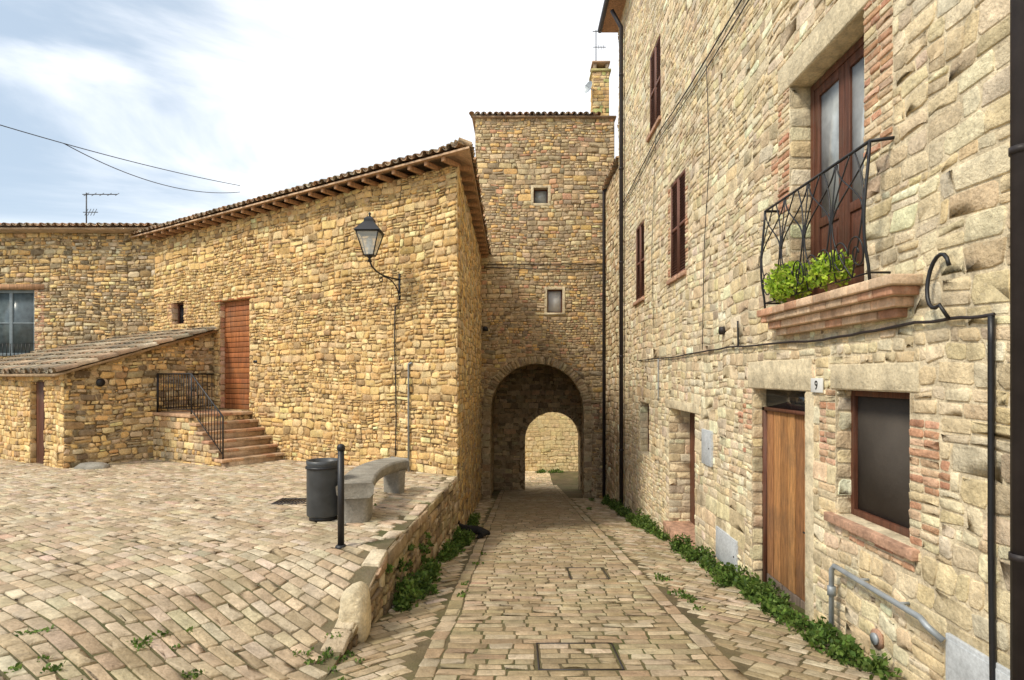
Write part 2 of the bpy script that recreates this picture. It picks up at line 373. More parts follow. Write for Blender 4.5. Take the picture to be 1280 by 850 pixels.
def tiles(mb,E,ud,slope,length,lenf,pitch=.19,r=.095,step=.36,pal=TP):
    up=np.cross(ud,slope); up=up/np.linalg.norm(up); up=up if up[2]>0 else -up
    n=int(length/pitch)
    for i in range(n+1):
        f=i/max(n,1); L=lenf(f)
        if L<.15: continue
        k=max(1,int(L/step)+1); uj=random.uniform(-.012,.012)
        for j in range(k):
            s0=j*step; s1=min(s0+step*1.15,L+.05)
            for kind in (0,1):
                c=(f*length if kind==0 else (f*length+pitch/2))+uj+random.uniform(-.012,.012)
                if kind==1 and i==n: continue
                base=E+ud*c; rr0,rr1=(r,r*.8) if kind==0 else (r*.8,r*.95); v=[]
                so=random.uniform(-.02,.03); lift=.016+random.uniform(-.004,.008)
                for (s,rr,l) in ((s0+so,rr0,lift),(s1,rr1,-.005)):
                    for q in range(7):
                        t=math.pi*q/6; hx=math.cos(t)*rr; hz=math.sin(t)*rr*.8
                        if kind==1: hz=-hz+.05
                        v.append(base+slope*s+ud*hx+up*(hz+l))
                for (s,rr,l) in ((s0+so,rr0,lift),):
                    for q in range(7):
                        t=math.pi*q/6; hx=math.cos(t)*(rr-.017); hz=math.sin(t)*(rr-.017)*.8
                        if kind==1: hz=-hz+.05
                        v.append(base+slope*s+ud*hx+up*(hz+l))
                fa=[[q,q+1,q+8,q+7] for q in range(6)]+[[q,q+1,q+15,q+14] for q in range(6)]
                cc=np.array(random.choice(pal))*random.uniform(.75,1.2)
                mb.add(v,[fa],(*cc,1))
# ================================================================ RIGHT HOUSE
R=Wall((W,0,0),(0,1,0),(-1,0,0))
rh=thing('stone_house','tall beige rubble stone house along the right side with iron balcony and number 9 door','house',(W,8,-2.6))
Hbal=(4.88,6.23,.72,3.0); Hdoor=(5.88,7.24,-2.75,-.15); Hwin=(4.31,5.32,-1.22,-.12); Hd2=(9.6,11.3,-2.95,-.6); Hsm=(13.0,14.0,-1.75,-.6)
HsA=(10.14,11.17,1.78,3.53); HsB=(13.5,14.5,1.78,3.53); Hup=(11.93,12.96,5.15,6.85)
RH=[Hbal,Hdoor,Hwin,Hd2,Hsm,HsA,HsB,Hup]
lint=[(5.75,7.35,-.15,.17),(4.2,5.40,-.12,.10),(4.65,6.5,3.0,3.3)]
brk=[(7.24,7.52,-.95,-.15),(5.32,5.60,-.8,-.12),(4.0,4.31,-1.2,-.3),(6.23,6.5,1.6,3.0),(4.5,4.88,1.7,3.0),(4.25,5.1,-1.40,-1.3),(11.17,11.33,1.78,3.5),(9.99,10.14,1.78,3.5),(3.9,4.31,-.75,-.55),(7.24,7.68,-.6,-.45),(6.23,6.68,2.2,2.4)]
mb=MB(); R.backing(mb,-4,17,-5,9.9,RH,MOR_R)
HO=RH+lint+brk
cs=subtract(patchcells(.8,17,-4.6,9.9,[(.07,.14),(.10,.19),(.09,.17),(.12,.22)]),HO)
stones(mb,cs,R.mapf,PAL_R,proud=.009,gap=.005,jit=.06,warp=.022,holes=HO,rnd=(.03,.22),var=.08)
done=[]
for b in brk:
    for cc_ in [b]: 
        c_=subtract(cells(*b,(.055,.07),(1.8,3.6),0),done)
        stones(mb,c_,R.mapf,PAL_B+PAL_R[:2],proud=.010,gap=.005,warp=0,jit=.05); done.append(b)
for h,dp in ((Hbal,.26),(Hdoor,.2),(Hwin,.2),(Hd2,.45),(Hsm,.25),(HsA,.1),(HsB,.1),(Hup,.1)): R.reveal(mb,h,dp,MOR_R,PAL_R if dp>.15 else None,'b')
mb.box(W+.62,W+7,-4,17,-5,9.9,MOR_R); mb.quad((W,17,-5),(W+.7,17,-5),(W+.7,17,9.9),(W,17,9.9),MOR_R); mb.quad((W,-4,-5),(W+.7,-4,-5),(W+.7,-4,9.9),(W,-4,9.9),MOR_R); mb.quad((W,-4,9.9),(W+.7,-4,9.9),(W+.7,17,9.9),(W,17,9.9),MOR_R)
stones(mb,cells(0,3,5.5,9.8),lambda U,Z,H:(W+U,17+H,Z),PAL_R)
build('wall',mb,M['stone'],rh)
for (a,b,c,d) in lint:
    mb=MB(); R.box(mb,a,b,c+.004,d,-.2,.012); build('lintel',mb,M['lintel'],rh,bevel=.012)
mb=MB(); R.box(mb,5.7,5.875,-2.6,-.16,-.19,.014); build('door_jamb',mb,M['lintel'],rh,bevel=.012)
# balcony door
mb=MB(); u0,u1,z0,z1=4.95,6.2,.74,2.98; frame(mb,R,u0,u1,z0,z1,.07,-.27,-.2)
door=build('balcony_door',mb,M['wred'],rh,bevel=.005); md=(u0+u1)/2
for a,b in ((u0+.07,md-.004),(md+.004,u1-.07)):
    mb=MB(); frame(mb,R,a,b,z0+.07,z1-.07,.09,-.26,-.21); R.box(mb,a+.09,b-.09,z0+.16,z0+.75,-.255,-.225); R.box(mb,a+.09,b-.09,z0+.75,z0+.84,-.26,-.21); R.box(mb,a+.14,b-.14,z0+.24,z0+.68,-.226,-.214)
    build('door_leaf',mb,M['wred'],door,bevel=.005)
    mb=MB(); R.box(mb,a+.08,b-.08,z0+.84,z1-.15,-.245,-.235); build('pane',mb,M['curtain'],door)
# balcony ledge of bricks
mb=MB()
for i,(o,za,zb,e,ln_) in enumerate(((.235,.635,.71,0,.27),(.20,.57,.633,.04,.24),(.15,.495,.568,.10,.27),(.09,.425,.493,.17,.25))):
    u=4.15+e
    while u<6.52-e-.02:
        u2=min(u+ln_*random.uniform(.85,1.15),6.52-e); c=np.array(random.choice(PAL_B+[(.66,.48,.32),(.60,.40,.26)]))*random.uniform(.85,1.15)
        R.box(mb,u+.003,u2-.003,za,zb,-.02,o+random.uniform(-.006,.006),(*c,1)); u=u2
    R.box(mb,4.16+e,6.51-e,za-.002,zb+.001,-.02,o-.012,(.5,.38,.26,1))
bal=build('balcony',mb,M['tile'],rh,bevel=.010)
mb=MB(); zt,zb=1.77,.78; y0,y1=4.52,6.45
def bow(z): t=np.clip((zt-z)/(zt-zb),0,1); return .165+.045*math.sin(math.pi*t**1.4)
def Rp(u,z): return R.P(u,z,bow(z))
mb.tube([R.P(y1,zt,-.02),Rp(y1,zt),Rp(y0,zt),R.P(y0-.02,zt+.01,.05),R.P(y0-.05,zt+.01,-.02)],.014)
mb.tube([R.P(y1,zb,0),Rp(y1,zb),Rp(y0,zb),R.P(y0,zb,0)],.010)
for yy in (y0,y1): mb.tube([Rp(yy,z) for z in np.linspace(zt,.71,10)],.012)
def arc(cu,cz,ru,rz_,a0,a1,n=18,sh=0):
    return [(cu+ru*(1-sh*t)*math.cos(a0+(a1-a0)*t),cz+rz_*(1-sh*t)*math.sin(a0+(a1-a0)*t)) for t in np.linspace(0,1,n)]
def rod(p,r=.0068): mb.tube([Rp(*q) for q in p],r,6)
nb=4; bw=(y1-y0)/nb; H=zt-zb; pi=math.pi
for i in range(nb):
    a=y0+i*bw; m_=a+bw/2
    if i: rod([(a,z) for z in np.linspace(zt,zb,8)],.0055)
    for sg in (-1,1):
        rod([(m_+sg*bw*.5*math.sin(pi*t*.95)*(1-.15*t),zb+H*t) for t in np.linspace(0,1,18)])
        rod([(m_+sg*bw*.46*math.cos(pi*t),zt-H*(.02+.5*t)) for t in np.linspace(0,1,14)])
        rod(arc(m_+sg*bw*.25,zb+H*.17,bw*.25,H*.15,(pi if sg>0 else 0),(pi if sg>0 else 0)+sg*-3.0*pi,30,.8))
build('railing',mb,M['iron'],bal)
# door 9
a,b,c,d=Hdoor
plank_door(R,rh,a+.03,b-.06,c+.40,d-.26,-.16,M['wdoor'],7)
plank_door(R,rh,a+.03,b-.06,c+.2,c+.395,-.155,M['wgrey'],3,name='kick_board')
mb=MB(); R.box(mb,a,b,d-.26,d-.22,-.2,-.12); R.box(mb,b-.06,b,c,d-.22,-.2,-.12); build('door_frame',mb,M['wred'],rh)
mb=MB(); R.box(mb,a,b,d-.22,d,-.19,-.17); build('transom',mb,M['glass'],rh)
mb=MB(); R.box(mb,a+.0,b,c-.1,c+.2,-.2,-.02); build('threshold',mb,M['conc'],rh,bevel=.01)
mb=MB(); R.box(mb,a+.12,a+.17,-1.7,-1.5,-.155,-.145); mb.tube([R.P(a+.145,-1.6,-.15),R.P(a+.145,-1.6,-.1),R.P(a+.26,-1.6,-.1)],.01); build('handle',mb,M['iron'],rh)
wo=window(R,rh,Hwin[0]+.0,Hwin[1],Hwin[2],Hwin[3],-.15,M['wred'],M['screen'],.055,False)
mb=MB(); R.box(mb,4.2,5.42,-1.30,-1.222,-.2,.06); build('sill',mb,M['terra'],wo,bevel=.008)
a,b,c,d=Hd2; plank_door(R,rh,a,b,c+.22,d,-.40,M['wred'],6)
mb=MB(); R.box(mb,a,a+.10,c+.2,d,-.39,-.32); build('door_frame',mb,M['wdoor'],rh)
mb=MB(); R.box(mb,a-.1,b+.05,c-.1,c+.22,-.45,.10); build('door_step',mb,M['terra'],rh,bevel=.015)
mb=MB(); R.box(mb,a-.25,b+.2,d+.002,d+.16,-.3,.015); build('lintel',mb,M['lintel'],rh,bevel=.012)
window(R,rh,*Hsm,-.2,M['wred'],M['glass'],.06)
for h in (HsA,HsB,Hup):
    shutter(R,rh,h[0]+.01,h[1]-.01,h[2],h[3],-.05,M['wdark']); mb=MB(); R.box(mb,h[0]-.08,h[1]+.08,h[2]-.08,h[2]-.002,-.1,.06); build('sill',mb,M['terra'],rh,bevel=.008)
# plaque 9
mb=MB(); R.box(mb,5.50,5.72,-.155,-.02,.016,.03); pq=build('house_number',mb,M['white'],rh,bevel=.004)
cu=bpy.data.curves.new('numeral','FONT'); cu.body='9'; cu.size=.12; cu.extrude=.002; cu.align_x='CENTER'; cu.align_y='CENTER'
to=bpy.data.objects.new('numeral',cu); COL.objects.link(to); bpy.context.view_layer.update()
me=bpy.data.meshes.new_from_object(to.evaluated_get(bpy.context.evaluated_depsgraph_get())); bpy.data.objects.remove(to)
me.materials.clear(); me.materials.append(M['black']); no=bpy.data.objects.new('numeral',me); COL.objects.link(no); no.parent=pq
no.matrix_local=Matrix.Translation(Vector((W-.032,5.61,-.09))-Vector(rh['_o']))@Matrix(((0,0,-1,0),(-1,0,0,0),(0,1,0,0),(0,0,0,1)))
def cabinet(u0,u1,z0,z1,o=.05):
    mb=MB(); R.box(mb,u0,u1,z0,z1,-.05,o); c_=build('meter_cabinet',mb,M['cab'],rh,bevel=.006)
    mb=MB(); R.box(mb,u0+.03,u1-.03,z0+.03,z1-.03,o,o+.005); build('cabinet_door',mb,M['cab'],c_,bevel=.003)
    mb=MB(); mb.tube([R.P(u0+.07,(z0+z1)/2,o),R.P(u0+.07,(z0+z1)/2,o+.012)],.012,10); build('lock',mb,M['iron'],c_)
cabinet(8.68,9.13,-1.32,-.8,.04); cabinet(7.69,8.5,-2.56,-2.12,.03); cabinet(3.35,3.91,-2.2,-1.67,.03)
mb=MB(); mb.tube([(W-.09,3.24,-2.3),(W-.09,3.24,9.9)],.05,12)
for z in (-1,1.2,3.6): mb.tube([(W-.09,3.24,z),(W-.09,3.24,z+.04)],.058,12)
build('downpipe',mb,M['pipe'],rh)
mb=MB(); mb.tube([(W-.1,16,-3.6),(W-.1,16,9.3),(W-.35,16,9.75)],.055,10)
for z in (-2,.5,3,5.5,8): mb.tube([(W-.1,16,z),(W-.1,16,z+.05)],.066,10)
build('downpipe',mb,M['pipe'],rh)
def wallcable(name,pts,r,m=M['iron'],sag=0):
    mb=MB(); P=[]
    for (a,b) in zip(pts[:-1],pts[1:]):
        for t in np.linspace(0,1,9)[:-1]: P.append(R.P(a[0]+(b[0]-a[0])*t,a[1]+(b[1]-a[1])*t-sag*math.sin(math.pi*t)+random.uniform(-.006,.006),.035))
    P.append(R.P(pts[-1][0],pts[-1][1],.035)); mb.tube(P,r,6); return build(name,mb,m,rh)
wallcable('cable',[(14,.36),(11,.34),(8,.38),(5.5,.33),(4.2,.37),(3.5,.36)],.012,M['pipe'])
wallcable('conduit',[(3.52,.36),(3.52,-1.0),(3.5,-2.1)],.018)
wallcable('cable',[(17,4.65),(12,4.85),(7.5,4.7),(3,4.8)],.012,sag=.05)
wallcable('cable',[(17,4.5),(12,4.72),(7.5,4.55),(3,4.7)],.009,sag=.05)
wallcable('cable',[(8.9,4.6),(8.75,3.2),(9.0,2.0),(9.1,.4)],.006,M['pipe'])
wallcable('cable',[(7.6,.36),(7.62,.7)],.012)
wallcable('cable',[(12.2,5),(12.6,2.5),(12.4,1)],.005,M['pipe'])
wallcable('conduit',[(12.0,-.5),(12.0,.35)],.012,M['galv'])
mb=MB(); mb.tube([R.P(3.92+ .10*math.cos(t),.62-.16*math.sin(t)*1.1,.07+.02*math.sin(t)) for t in np.linspace(-2.6,2.0,14)]+[R.P(3.85,.37,.05)],.013); build('hooked_cable',mb,M['iron'],rh)
mb=MB(); mb.tube([R.P(5.2,-2.45,.1),R.P(5.2,-1.68,.1),R.P(5.15,-1.63,.1),R.P(4.05,-1.63,.1),R.P(3.98,-1.66,.1),R.P(3.9,-1.72,.05)],.022,10); 
for u in (4.3,4.8): mb.tube([R.P(u,-1.63,.1),R.P(u,-1.63,0)],.012)
mb.tube([R.P(5.2,-1.9,.1),R.P(5.2,-1.82,.1)],.035,10); build('gas_pipe',mb,M['galv'],rh)
mb=MB(); mb.tube([R.P(4.68,-2.05,0),R.P(4.68,-2.05,.025)],.075,18); wv=build('wall_vent',mb,M['terra'],rh)
mb=MB(); mb.tube([R.P(4.68,-2.05,.025),R.P(4.68,-2.05,.045)],.045,18); build('vent_cap',mb,M['galv'],wv)
mb=MB(); mb.tube([R.P(8.2,.62,0),R.P(8.2,.62,.07)],.055,14); build('bell',mb,M['pipe'],rh)
mb=MB(); R.box(mb,-4,17.3,9.9,10.0,-7,.45); rf=build('roof',mb,M['wrafter'],rh)
mb=MB(); mb.tube([(W-.5,-4,9.95),(W-.5,17.3,9.95)],.07,10); build('gutter',mb,M['pipe'],rf)
# ================================================================ SECOND RIGHT HOUSE
r2=thing('stone_house','narrow stone house wedged between the tall right house and the arch tower','house',(2.85,18.5,-3.9))
S2=Wall((2.86,17,0),(0,1,0),(-1,0,0)); mb=MB(); mb.box(2.87,8,17.01,20,-5.3,6.1,MOR_T)
stones(mb,cells(0,3,-4.6,6.1),S2.mapf,PAL_T+PAL_R[:3]); build('wall',mb,M['stone'],r2)
mb=MB(); tiles(mb,V3(2.72,17.05,6.15),V3(0,1,0),V3(.96,0,.28),2.9,lambda f:4); build('roof',mb,M['tile'],r2)
# ================================================================ TOWER
T=Wall((0,20,0),(1,0,0),(0,-1,0))
tw=thing('gate_tower','tall square stone tower with an arched passage at the end of the street','tower',(.8,20,-4.1))
xl,xr,cxA,rA,sp=-.99,2.13,.57,1.56,-1.15
hw1=(*sorted((T.pix(667,0)[0],T.pix(685,0)[0])),T.pix(0,254)[1],T.pix(0,235)[1]); hw2=(T.pix(684,0)[0],T.pix(703,0)[0],T.pix(0,391)[1],T.pix(0,362)[1])
arch=(xl,xr,-5.2,sp+rA)
mb=MB(); T.backing(mb,-1.48,3.15,-5.2,8.6,[hw1,hw2,arch],MOR_T)
def spandrel(mb,Y,cx,r,sp,top,col):
    for i in range(24):
        t0,t1=math.pi*i/24,math.pi*(i+1)/24; a=(cx+r*math.cos(t0),Y,sp+r*math.sin(t0)); b=(cx+r*math.cos(t1),Y,sp+r*math.sin(t1))
        mb.quad(a,b,(b[0],Y,top),(a[0],Y,top),col)
spandrel(mb,20,cxA,rA,sp,sp+rA,MOR_T)
def archmask(cx,r,sp):
    def f(U,Z): return ~(((np.abs(U-cx)<r)&(Z<sp))|((U-cx)**2+(Z-sp)**2<r*r))
    return f
def archpush(cx,r,sp):
    def f(U,Z):
        d=np.sqrt((U-cx)**2+(Z-sp)**2)+1e-9; k=(Z>sp)&(d<r); U2=np.where(k,cx+(U-cx)*r/d,U); Z2=np.where(k,sp+(Z-sp)*r/d,Z)
        k=(Z<=sp)&(np.abs(U-cx)<r); U2=np.where(k,cx+np.sign(U-cx)*r,U2); return U2,Z2
    return f
Hs=[hw1,hw2]
cs=subtract(patchcells(-1.48,3.15,-4.8,8.6,[(.07,.13),(.08,.18),(.10,.2)]),Hs)
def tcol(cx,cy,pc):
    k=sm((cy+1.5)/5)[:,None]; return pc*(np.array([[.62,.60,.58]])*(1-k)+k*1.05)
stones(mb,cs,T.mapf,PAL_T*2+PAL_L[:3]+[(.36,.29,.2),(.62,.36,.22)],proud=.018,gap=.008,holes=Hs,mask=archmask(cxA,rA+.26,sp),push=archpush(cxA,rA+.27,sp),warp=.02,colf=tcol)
def vouss(mb,Y,cx,r,sp,w,pal,pl=.03):
    c=cells(0,math.pi*r,0,w,(w,w),(.3,.5),0)
    stones(mb,c,lambda U,V_,H:(cx+(r+V_)*np.cos(U/r),Y-H,sp+(r+V_)*np.sin(U/r)),pal,proud=pl,gap=.006,warp=0,jit=.03)
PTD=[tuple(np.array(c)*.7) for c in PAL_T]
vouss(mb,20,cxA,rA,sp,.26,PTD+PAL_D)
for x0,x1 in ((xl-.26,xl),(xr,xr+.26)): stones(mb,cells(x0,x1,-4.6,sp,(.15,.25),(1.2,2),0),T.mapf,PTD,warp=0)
def tunnel(mb,Y0,Y1,cx,r,sp,pal,mor,z0=-5.2):
    hgt=sp-z0; Lp=2*hgt+math.pi*r
    def prof(s,H):
        a=np.clip((s-hgt)/r,0,math.pi); x=cx-(r-H)*np.cos(a); z=sp+(r-H)*np.sin(a)
        z=np.where(s<hgt,z0+s,np.where(s>hgt+math.pi*r,z0+(Lp-s),z)); return x,z
    ss=np.concatenate([[0],np.linspace(hgt,hgt+math.pi*r,25),[Lp]])
    for a,b in zip(ss[:-1],ss[1:]):
        xa,za=prof(np.array(a),0);xb,zb_=prof(np.array(b),0); mb.quad((xa,Y0,za),(xb,Y0,zb_),(xb,Y1,zb_),(xa,Y1,za),mor)
    c=cells(Y0,Y1,0,Lp,(.1,.2),(1.2,2.4),0)
    def mp(U,V_,H): x,z=prof(V_,H); return x,U,z
    stones(mb,c,mp,pal,warp=0)
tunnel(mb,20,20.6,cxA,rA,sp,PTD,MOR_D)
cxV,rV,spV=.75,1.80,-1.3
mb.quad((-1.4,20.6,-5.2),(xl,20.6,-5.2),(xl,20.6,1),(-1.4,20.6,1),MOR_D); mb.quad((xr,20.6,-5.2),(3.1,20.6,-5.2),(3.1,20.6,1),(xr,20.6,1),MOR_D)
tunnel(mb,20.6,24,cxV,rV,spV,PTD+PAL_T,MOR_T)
cxI,rI,spI=1.31,1.12,-2.56
I=Wall((0,24,0),(1,0,0),(0,-1,0)); I.backing(mb,-1.45,3.1,-5.2,1.0,[(cxI-rI,cxI+rI,-5.2,spI+rI)],MOR_T); spandrel(mb,24,cxI,rI,spI,spI+rI,MOR_T)
stones(mb,cells(-1.1,2.6,-4.8,.6),I.mapf,PAL_T+PTD,mask=archmask(cxI,rI+.2,spI),push=archpush(cxI,rI+.2,spI),warp=.01)
vouss(mb,24,cxI,rI,spI,.2,PAL_T); tunnel(mb,24,25,cxI,rI,spI,PAL_T,MOR_T)
Bk=Wall((0,25,0),(1,0,0),(0,1,0)); Bk.backing(mb,-1.48,3.15,-5.2,8.6,[(cxI-rI,cxI+rI,-5.2,spI+rI)],MOR_T); spandrel(mb,25,cxI,rI,spI,spI+rI,MOR_T)
mb.quad((-1.48,20,-5.2),(-1.48,25,-5.2),(-1.48,25,8.6),(-1.48,20,8.6),MOR_T); mb.quad((3.15,20,-5.2),(3.15,25,-5.2),(3.15,25,8.6),(3.15,20,8.6),MOR_T); mb.quad((-1.48,20,8.6),(3.15,20,8.6),(3.15,25,8.6),(-1.48,25,8.6),MOR_T)
stones(mb,cells(0,5,3,8.6),lambda U,Z,H:(-1.48-H,20+U,Z),PAL_T)
for h in Hs: T.reveal(mb,h,.3,(.5,.42,.3,1))
build('wall',mb,M['stone'],tw)
mb=MB(); tiles(mb,V3(-1.6,19.86,8.66),V3(1,0,0),V3(0,.96,.28),4.2,lambda f:2.9,pitch=.2); mb.box(-1.6,3.2,19.9,25.1,8.58,8.64,(.3,.2,.12,1)); rt=build('roof',mb,M['tile'],tw)
mb=MB(); x0,x1=(740-650)*21/750,(760-650)*21/750; mb.box(x0,x1,20.7,21.3,8.5,10.5,MOR_T)
for wl_ in (Wall((x0,20.7,0),(1,0,0),(0,-1,0)),): stones(mb,cells(0,x1-x0,8.7,10.5,(.1,.16)),wl_.mapf,PAL_L+[(.5,.5,.2)],warp=0,proud=.015)
stones(mb,cells(0,.6,8.7,10.5,(.1,.16)),lambda U,Z,H:(x0-H,20.7+U,Z),PAL_L,warp=0,proud=.015)
mb.box(x0-.06,x1+.06,20.64,21.36,10.5,10.58,(.5,.44,.2,1)); mb.box(x0+.02,x0+.12,20.72,21.28,10.58,10.8,(.4,.3,.2,1)); mb.box(x1-.12,x1-.02,20.72,21.28,10.58,10.8,(.4,.3,.2,1)); mb.box(x0-.03,x1+.03,20.66,21.34,10.8,10.86,(.45,.3,.2,1))
build('chimney',mb,M['stone'],rt)
w_=window(T,tw,*hw1,-.2,M['wred'],M['curtain'],.04,False); 
w_=window(T,tw,*hw2,-.12,M['wred'],M['blind'],.04,False)
mb=MB(); T.box(mb,hw2[0]-.1,hw2[1]+.1,hw2[2]-.08,hw2[2]-.002,-.1,.05); build('sill',mb,M['lintel'],w_)
for h in Hs:
    mb=MB(); frame(mb,T,h[0]-.09,h[1]+.09,h[2]-.09,h[3]+.09,.088,-.02,.025); build('window_surround',mb,M['lintel'],tw,bevel=.006)
mb=MB(); xx=(755-650)*19.85/750; mb.tube([(xx,19.88,-4),(xx,19.88,6.1),(xx+.12,19.8,6.35)],.05,8); build('downpipe',mb,M['pipe'],tw)
for zo in (0,.14):
    mb=MB(); mb.tube([T.P(x,3.72-zo*(1+.3*math.sin(x)),.05) for x in np.linspace(-1.2,2.8,12)],.014,6); build('cable',mb,M['iron'],tw)
lx,lz=T.pix(607,412); tl=thing('wall_lamp','tiny black lamp fixed to the tower above the left of the arch','lamp',(lx,20,lz))
mb=MB(); mb.tube([T.P(lx,lz,.0),T.P(lx,lz,.12)],.02,8); build('arm',mb,M['iron'],tl); mb=MB(); mb.lathe(T.P(lx,lz,.16),[(0,.1),(.07,.08),(.1,-.06),(.09,-.06),(0,-.04)],14); build('lamp_shade',mb,M['iron'],tl)
def antenna(name,label,base,h,n,wd,dish=False):
    t=thing(name,label,'antenna',base); mb=MB(); b=V3(*base)
    mb.tube([b,b+V3(0,0,h)],.018,6); build('mast',mb,M['bindark'],t)
    mb=MB(); bz=b+V3(0,0,h-.05); mb.tube([bz-V3(.12,0,0),bz+V3(wd,0,0)],.014,6)
    for i in range(n):
        q=bz+V3(wd*i/(n-1),0,0); l=.16-.01*i; mb.tube([q-V3(0,l*.7,l*.5),q+V3(0,l*.7,l*.5)],.009,6)
    build('aerial_bar',mb,M['bindark'],t)
    mb=MB(); mb.tube([bz-V3(.1,0,.55),bz+V3(-.6 if dish else .35,0,-.55)],.013,6)
    for i in range(4): q=bz+V3((-.12 if dish else .09)*i,0,-.55); mb.tube([q-V3(0,.07,.12),q+V3(0,.07,.12)],.008,6)
    build('lower_bar',mb,M['bindark'],t)
antenna('rooftop_antenna','metal television antenna on the chimney of the arch tower',((745-650)*21/750,21,10.86),1.25,4,.5,False)
mb=MB(); c=V3(2.38,20.6,9.9); dv=V3(-.8,-.55,.2); dv/=np.linalg.norm(dv)
ds=thing('satellite_dish','small pale satellite dish mounted beside the tower chimney','satellite dish',tuple(c))
a_=np.cross(dv,V3(0,0,1));a_/=np.linalg.norm(a_);b_=np.cross(a_,dv); pts=[]
for j,rr in enumerate((.02,.1,.17,.21)):
    for k in range(16): q=k*math.pi/8; pts.append(c+(a_*math.cos(q)+b_*math.sin(q))*rr+dv*(rr*rr*1.2))
mb.add(pts,[[[j*16+k,j*16+(k+1)%16,(j+1)*16+(k+1)%16,(j+1)*16+k] for j in range(3) for k in range(16)]]); build('dish',mb,M['galv'],ds)
mb=MB(); mb.tube([c,c-dv*.12,V3(2.56,20.72,9.8)],.015,6); mb.tube([c,c+dv*.22],.008,6); build('arm',mb,M['galv'],ds)
mb=MB(); mb.box(-8,12,31,31.5,-5.3,1.5,(.80,.62,.33,1)); FW=Wall((0,31,0),(1,0,0),(0,-1,0))
stones(mb,cells(-2,7,-5,0,(.15,.25)),FW.mapf,[(.82,.64,.34),(.79,.60,.32),(.84,.66,.37),(.76,.57,.30)],proud=.004,var=.03)
tag(build('boundary_wall',mb,M['stone']),'sunlit yellow stone wall seen through the archway','wall')
# ================================================================ LEFT HOUSE
Wf=Wall(A,dF,nF); lh=thing('stone_house','golden stone house on the left with tiled eaves, brown plank door and wall lantern','house',(A[0],A[1],-1.9))
C_=V3(-1.3,20,0); uS=(C_-A)/np.linalg.norm(C_-A); nS=V3(uS[1],-uS[0],0); Ws=Wall(A,uS,nS); LS=float(np.linalg.norm(C_-A))
ZT=3.95
def pr(wl,x0,x1,y0,y1):
    (ua,_),(ub,_)=wl.pix(x0,400),wl.pix(x1,400); um=(x0+x1)/2; return (min(ua,ub),max(ua,ub),wl.pix(um,y1)[1],wl.pix(um,y0)[1])
hD=pr(Wf,275,312,375,512); hW=pr(Wf,215,230,378,405)
FH=[hD,hW]; mb=MB(); Wf.backing(mb,0,LF,-2.6,ZT,FH,MOR_L)
cs=subtract(patchcells(0,LF,-2.2,ZT,[(.06,.12),(.08,.17),(.10,.21)]),FH)
stones(mb,cs,Wf.mapf,PAL_L,proud=.020,gap=.010,jit=.07,warp=.02,holes=FH,rnd=(.04,.28),var=.13)
for h in FH: Wf.reveal(mb,h,.22,MOR_L,PAL_B,'ab')
brickjamb(mb,Wf,hW[1],hW[1]+.25,hW[2],hW[3]); brickjamb(mb,Wf,hW[0]-.2,hW[0],hW[2],hW[3])
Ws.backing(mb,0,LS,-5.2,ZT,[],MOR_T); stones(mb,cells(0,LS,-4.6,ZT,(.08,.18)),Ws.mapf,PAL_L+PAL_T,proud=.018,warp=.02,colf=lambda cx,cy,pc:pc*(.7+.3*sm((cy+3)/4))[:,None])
D_=V3(-10.6,24,0); E_=V3(-1.45,24,0)
for a,b in ((B,D_),(D_,E_),(E_,C_)): mb.quad((a[0],a[1],-5.2),(b[0],b[1],-5.2),(b[0],b[1],ZT),(a[0],a[1],ZT),MOR_L)
build('wall',mb,M['stone'],lh)
plank_door(Wf,lh,*hD[:4],-.12,M['wshut'],horiz=True); window(Wf,lh,*hW,-.18,M['wred'],M['glass'],.04,False)
mb=MB(); Wf.box(mb,hD[0]-.25,hD[1]+.25,hD[3]+.002,hD[3]+.05,-.2,.02); build('lintel',mb,M['wshut'],lh,bevel=.01)
# roof
ov=.42; ovs=.27; ez=4.03; apex=V3(-5.5,20.0,6.0)
Bf=B+dF*.5+nF*ov+V3(0,0,ez); Cf=C_+nS*ovs+V3(0,0,ez)
p=A+nF*ov; q=A+nS*ovs; den=dF[0]*uS[1]-dF[1]*uS[0]; t=((q-p)[0]*uS[1]-(q-p)[1]*uS[0])/den; Af=p+dF*t+V3(0,0,ez)
mb=MB(); Df=V3(-11.1,24,ez); sc_=(.62,.42,.27,1)
for a,b in ((Af,Bf),(Bf,Df),(Df,V3(-1,24,ez)),(V3(-1,24,ez),Cf),(Cf,Af)): mb.add([a,b,apex],[[[0,1,2]]],sc_); mb.add([a-V3(0,0,.035),b-V3(0,0,.035),apex-V3(0,0,.1)],[[[0,1,2]]],sc_); mb.quad(a,b,b-V3(0,0,.035),a-V3(0,0,.035),sc_)
def tri_tiles(P0,P1,ap):
    L=np.linalg.norm(P1-P0); u=(P1-P0)/L; fa=np.dot(ap-P0,u)/L; foot=P0+u*fa*L; sl=ap-foot; SL=np.linalg.norm(sl)
    tiles(mb,P0+V3(0,0,.03)-sl/SL*.04,u,sl/SL,L,lambda f:min(SL*min(f/fa if fa>0 else 1,(1-f)/(1-fa))+.1,2.2),pitch=.2)
tri_tiles(Af,Bf,apex); tri_tiles(Cf,Af,apex)
roof=build('roof',mb,M['tile'],lh)
def rafters(P0,u,n_,L,out,zz,par,sp_=.42):
    mb=MB(); mb.obox(P0-n_*.1,u*.075,n_*out,V3(0,0,-.08)); first=build('rafter',mb,M['wrafter'],par,bevel=.006); k=int(L/sp_)
    for i in range(1,k+1):
        c=first.copy(); COL.objects.link(c); c.parent=par; c.location=Vector(u*sp_*i)
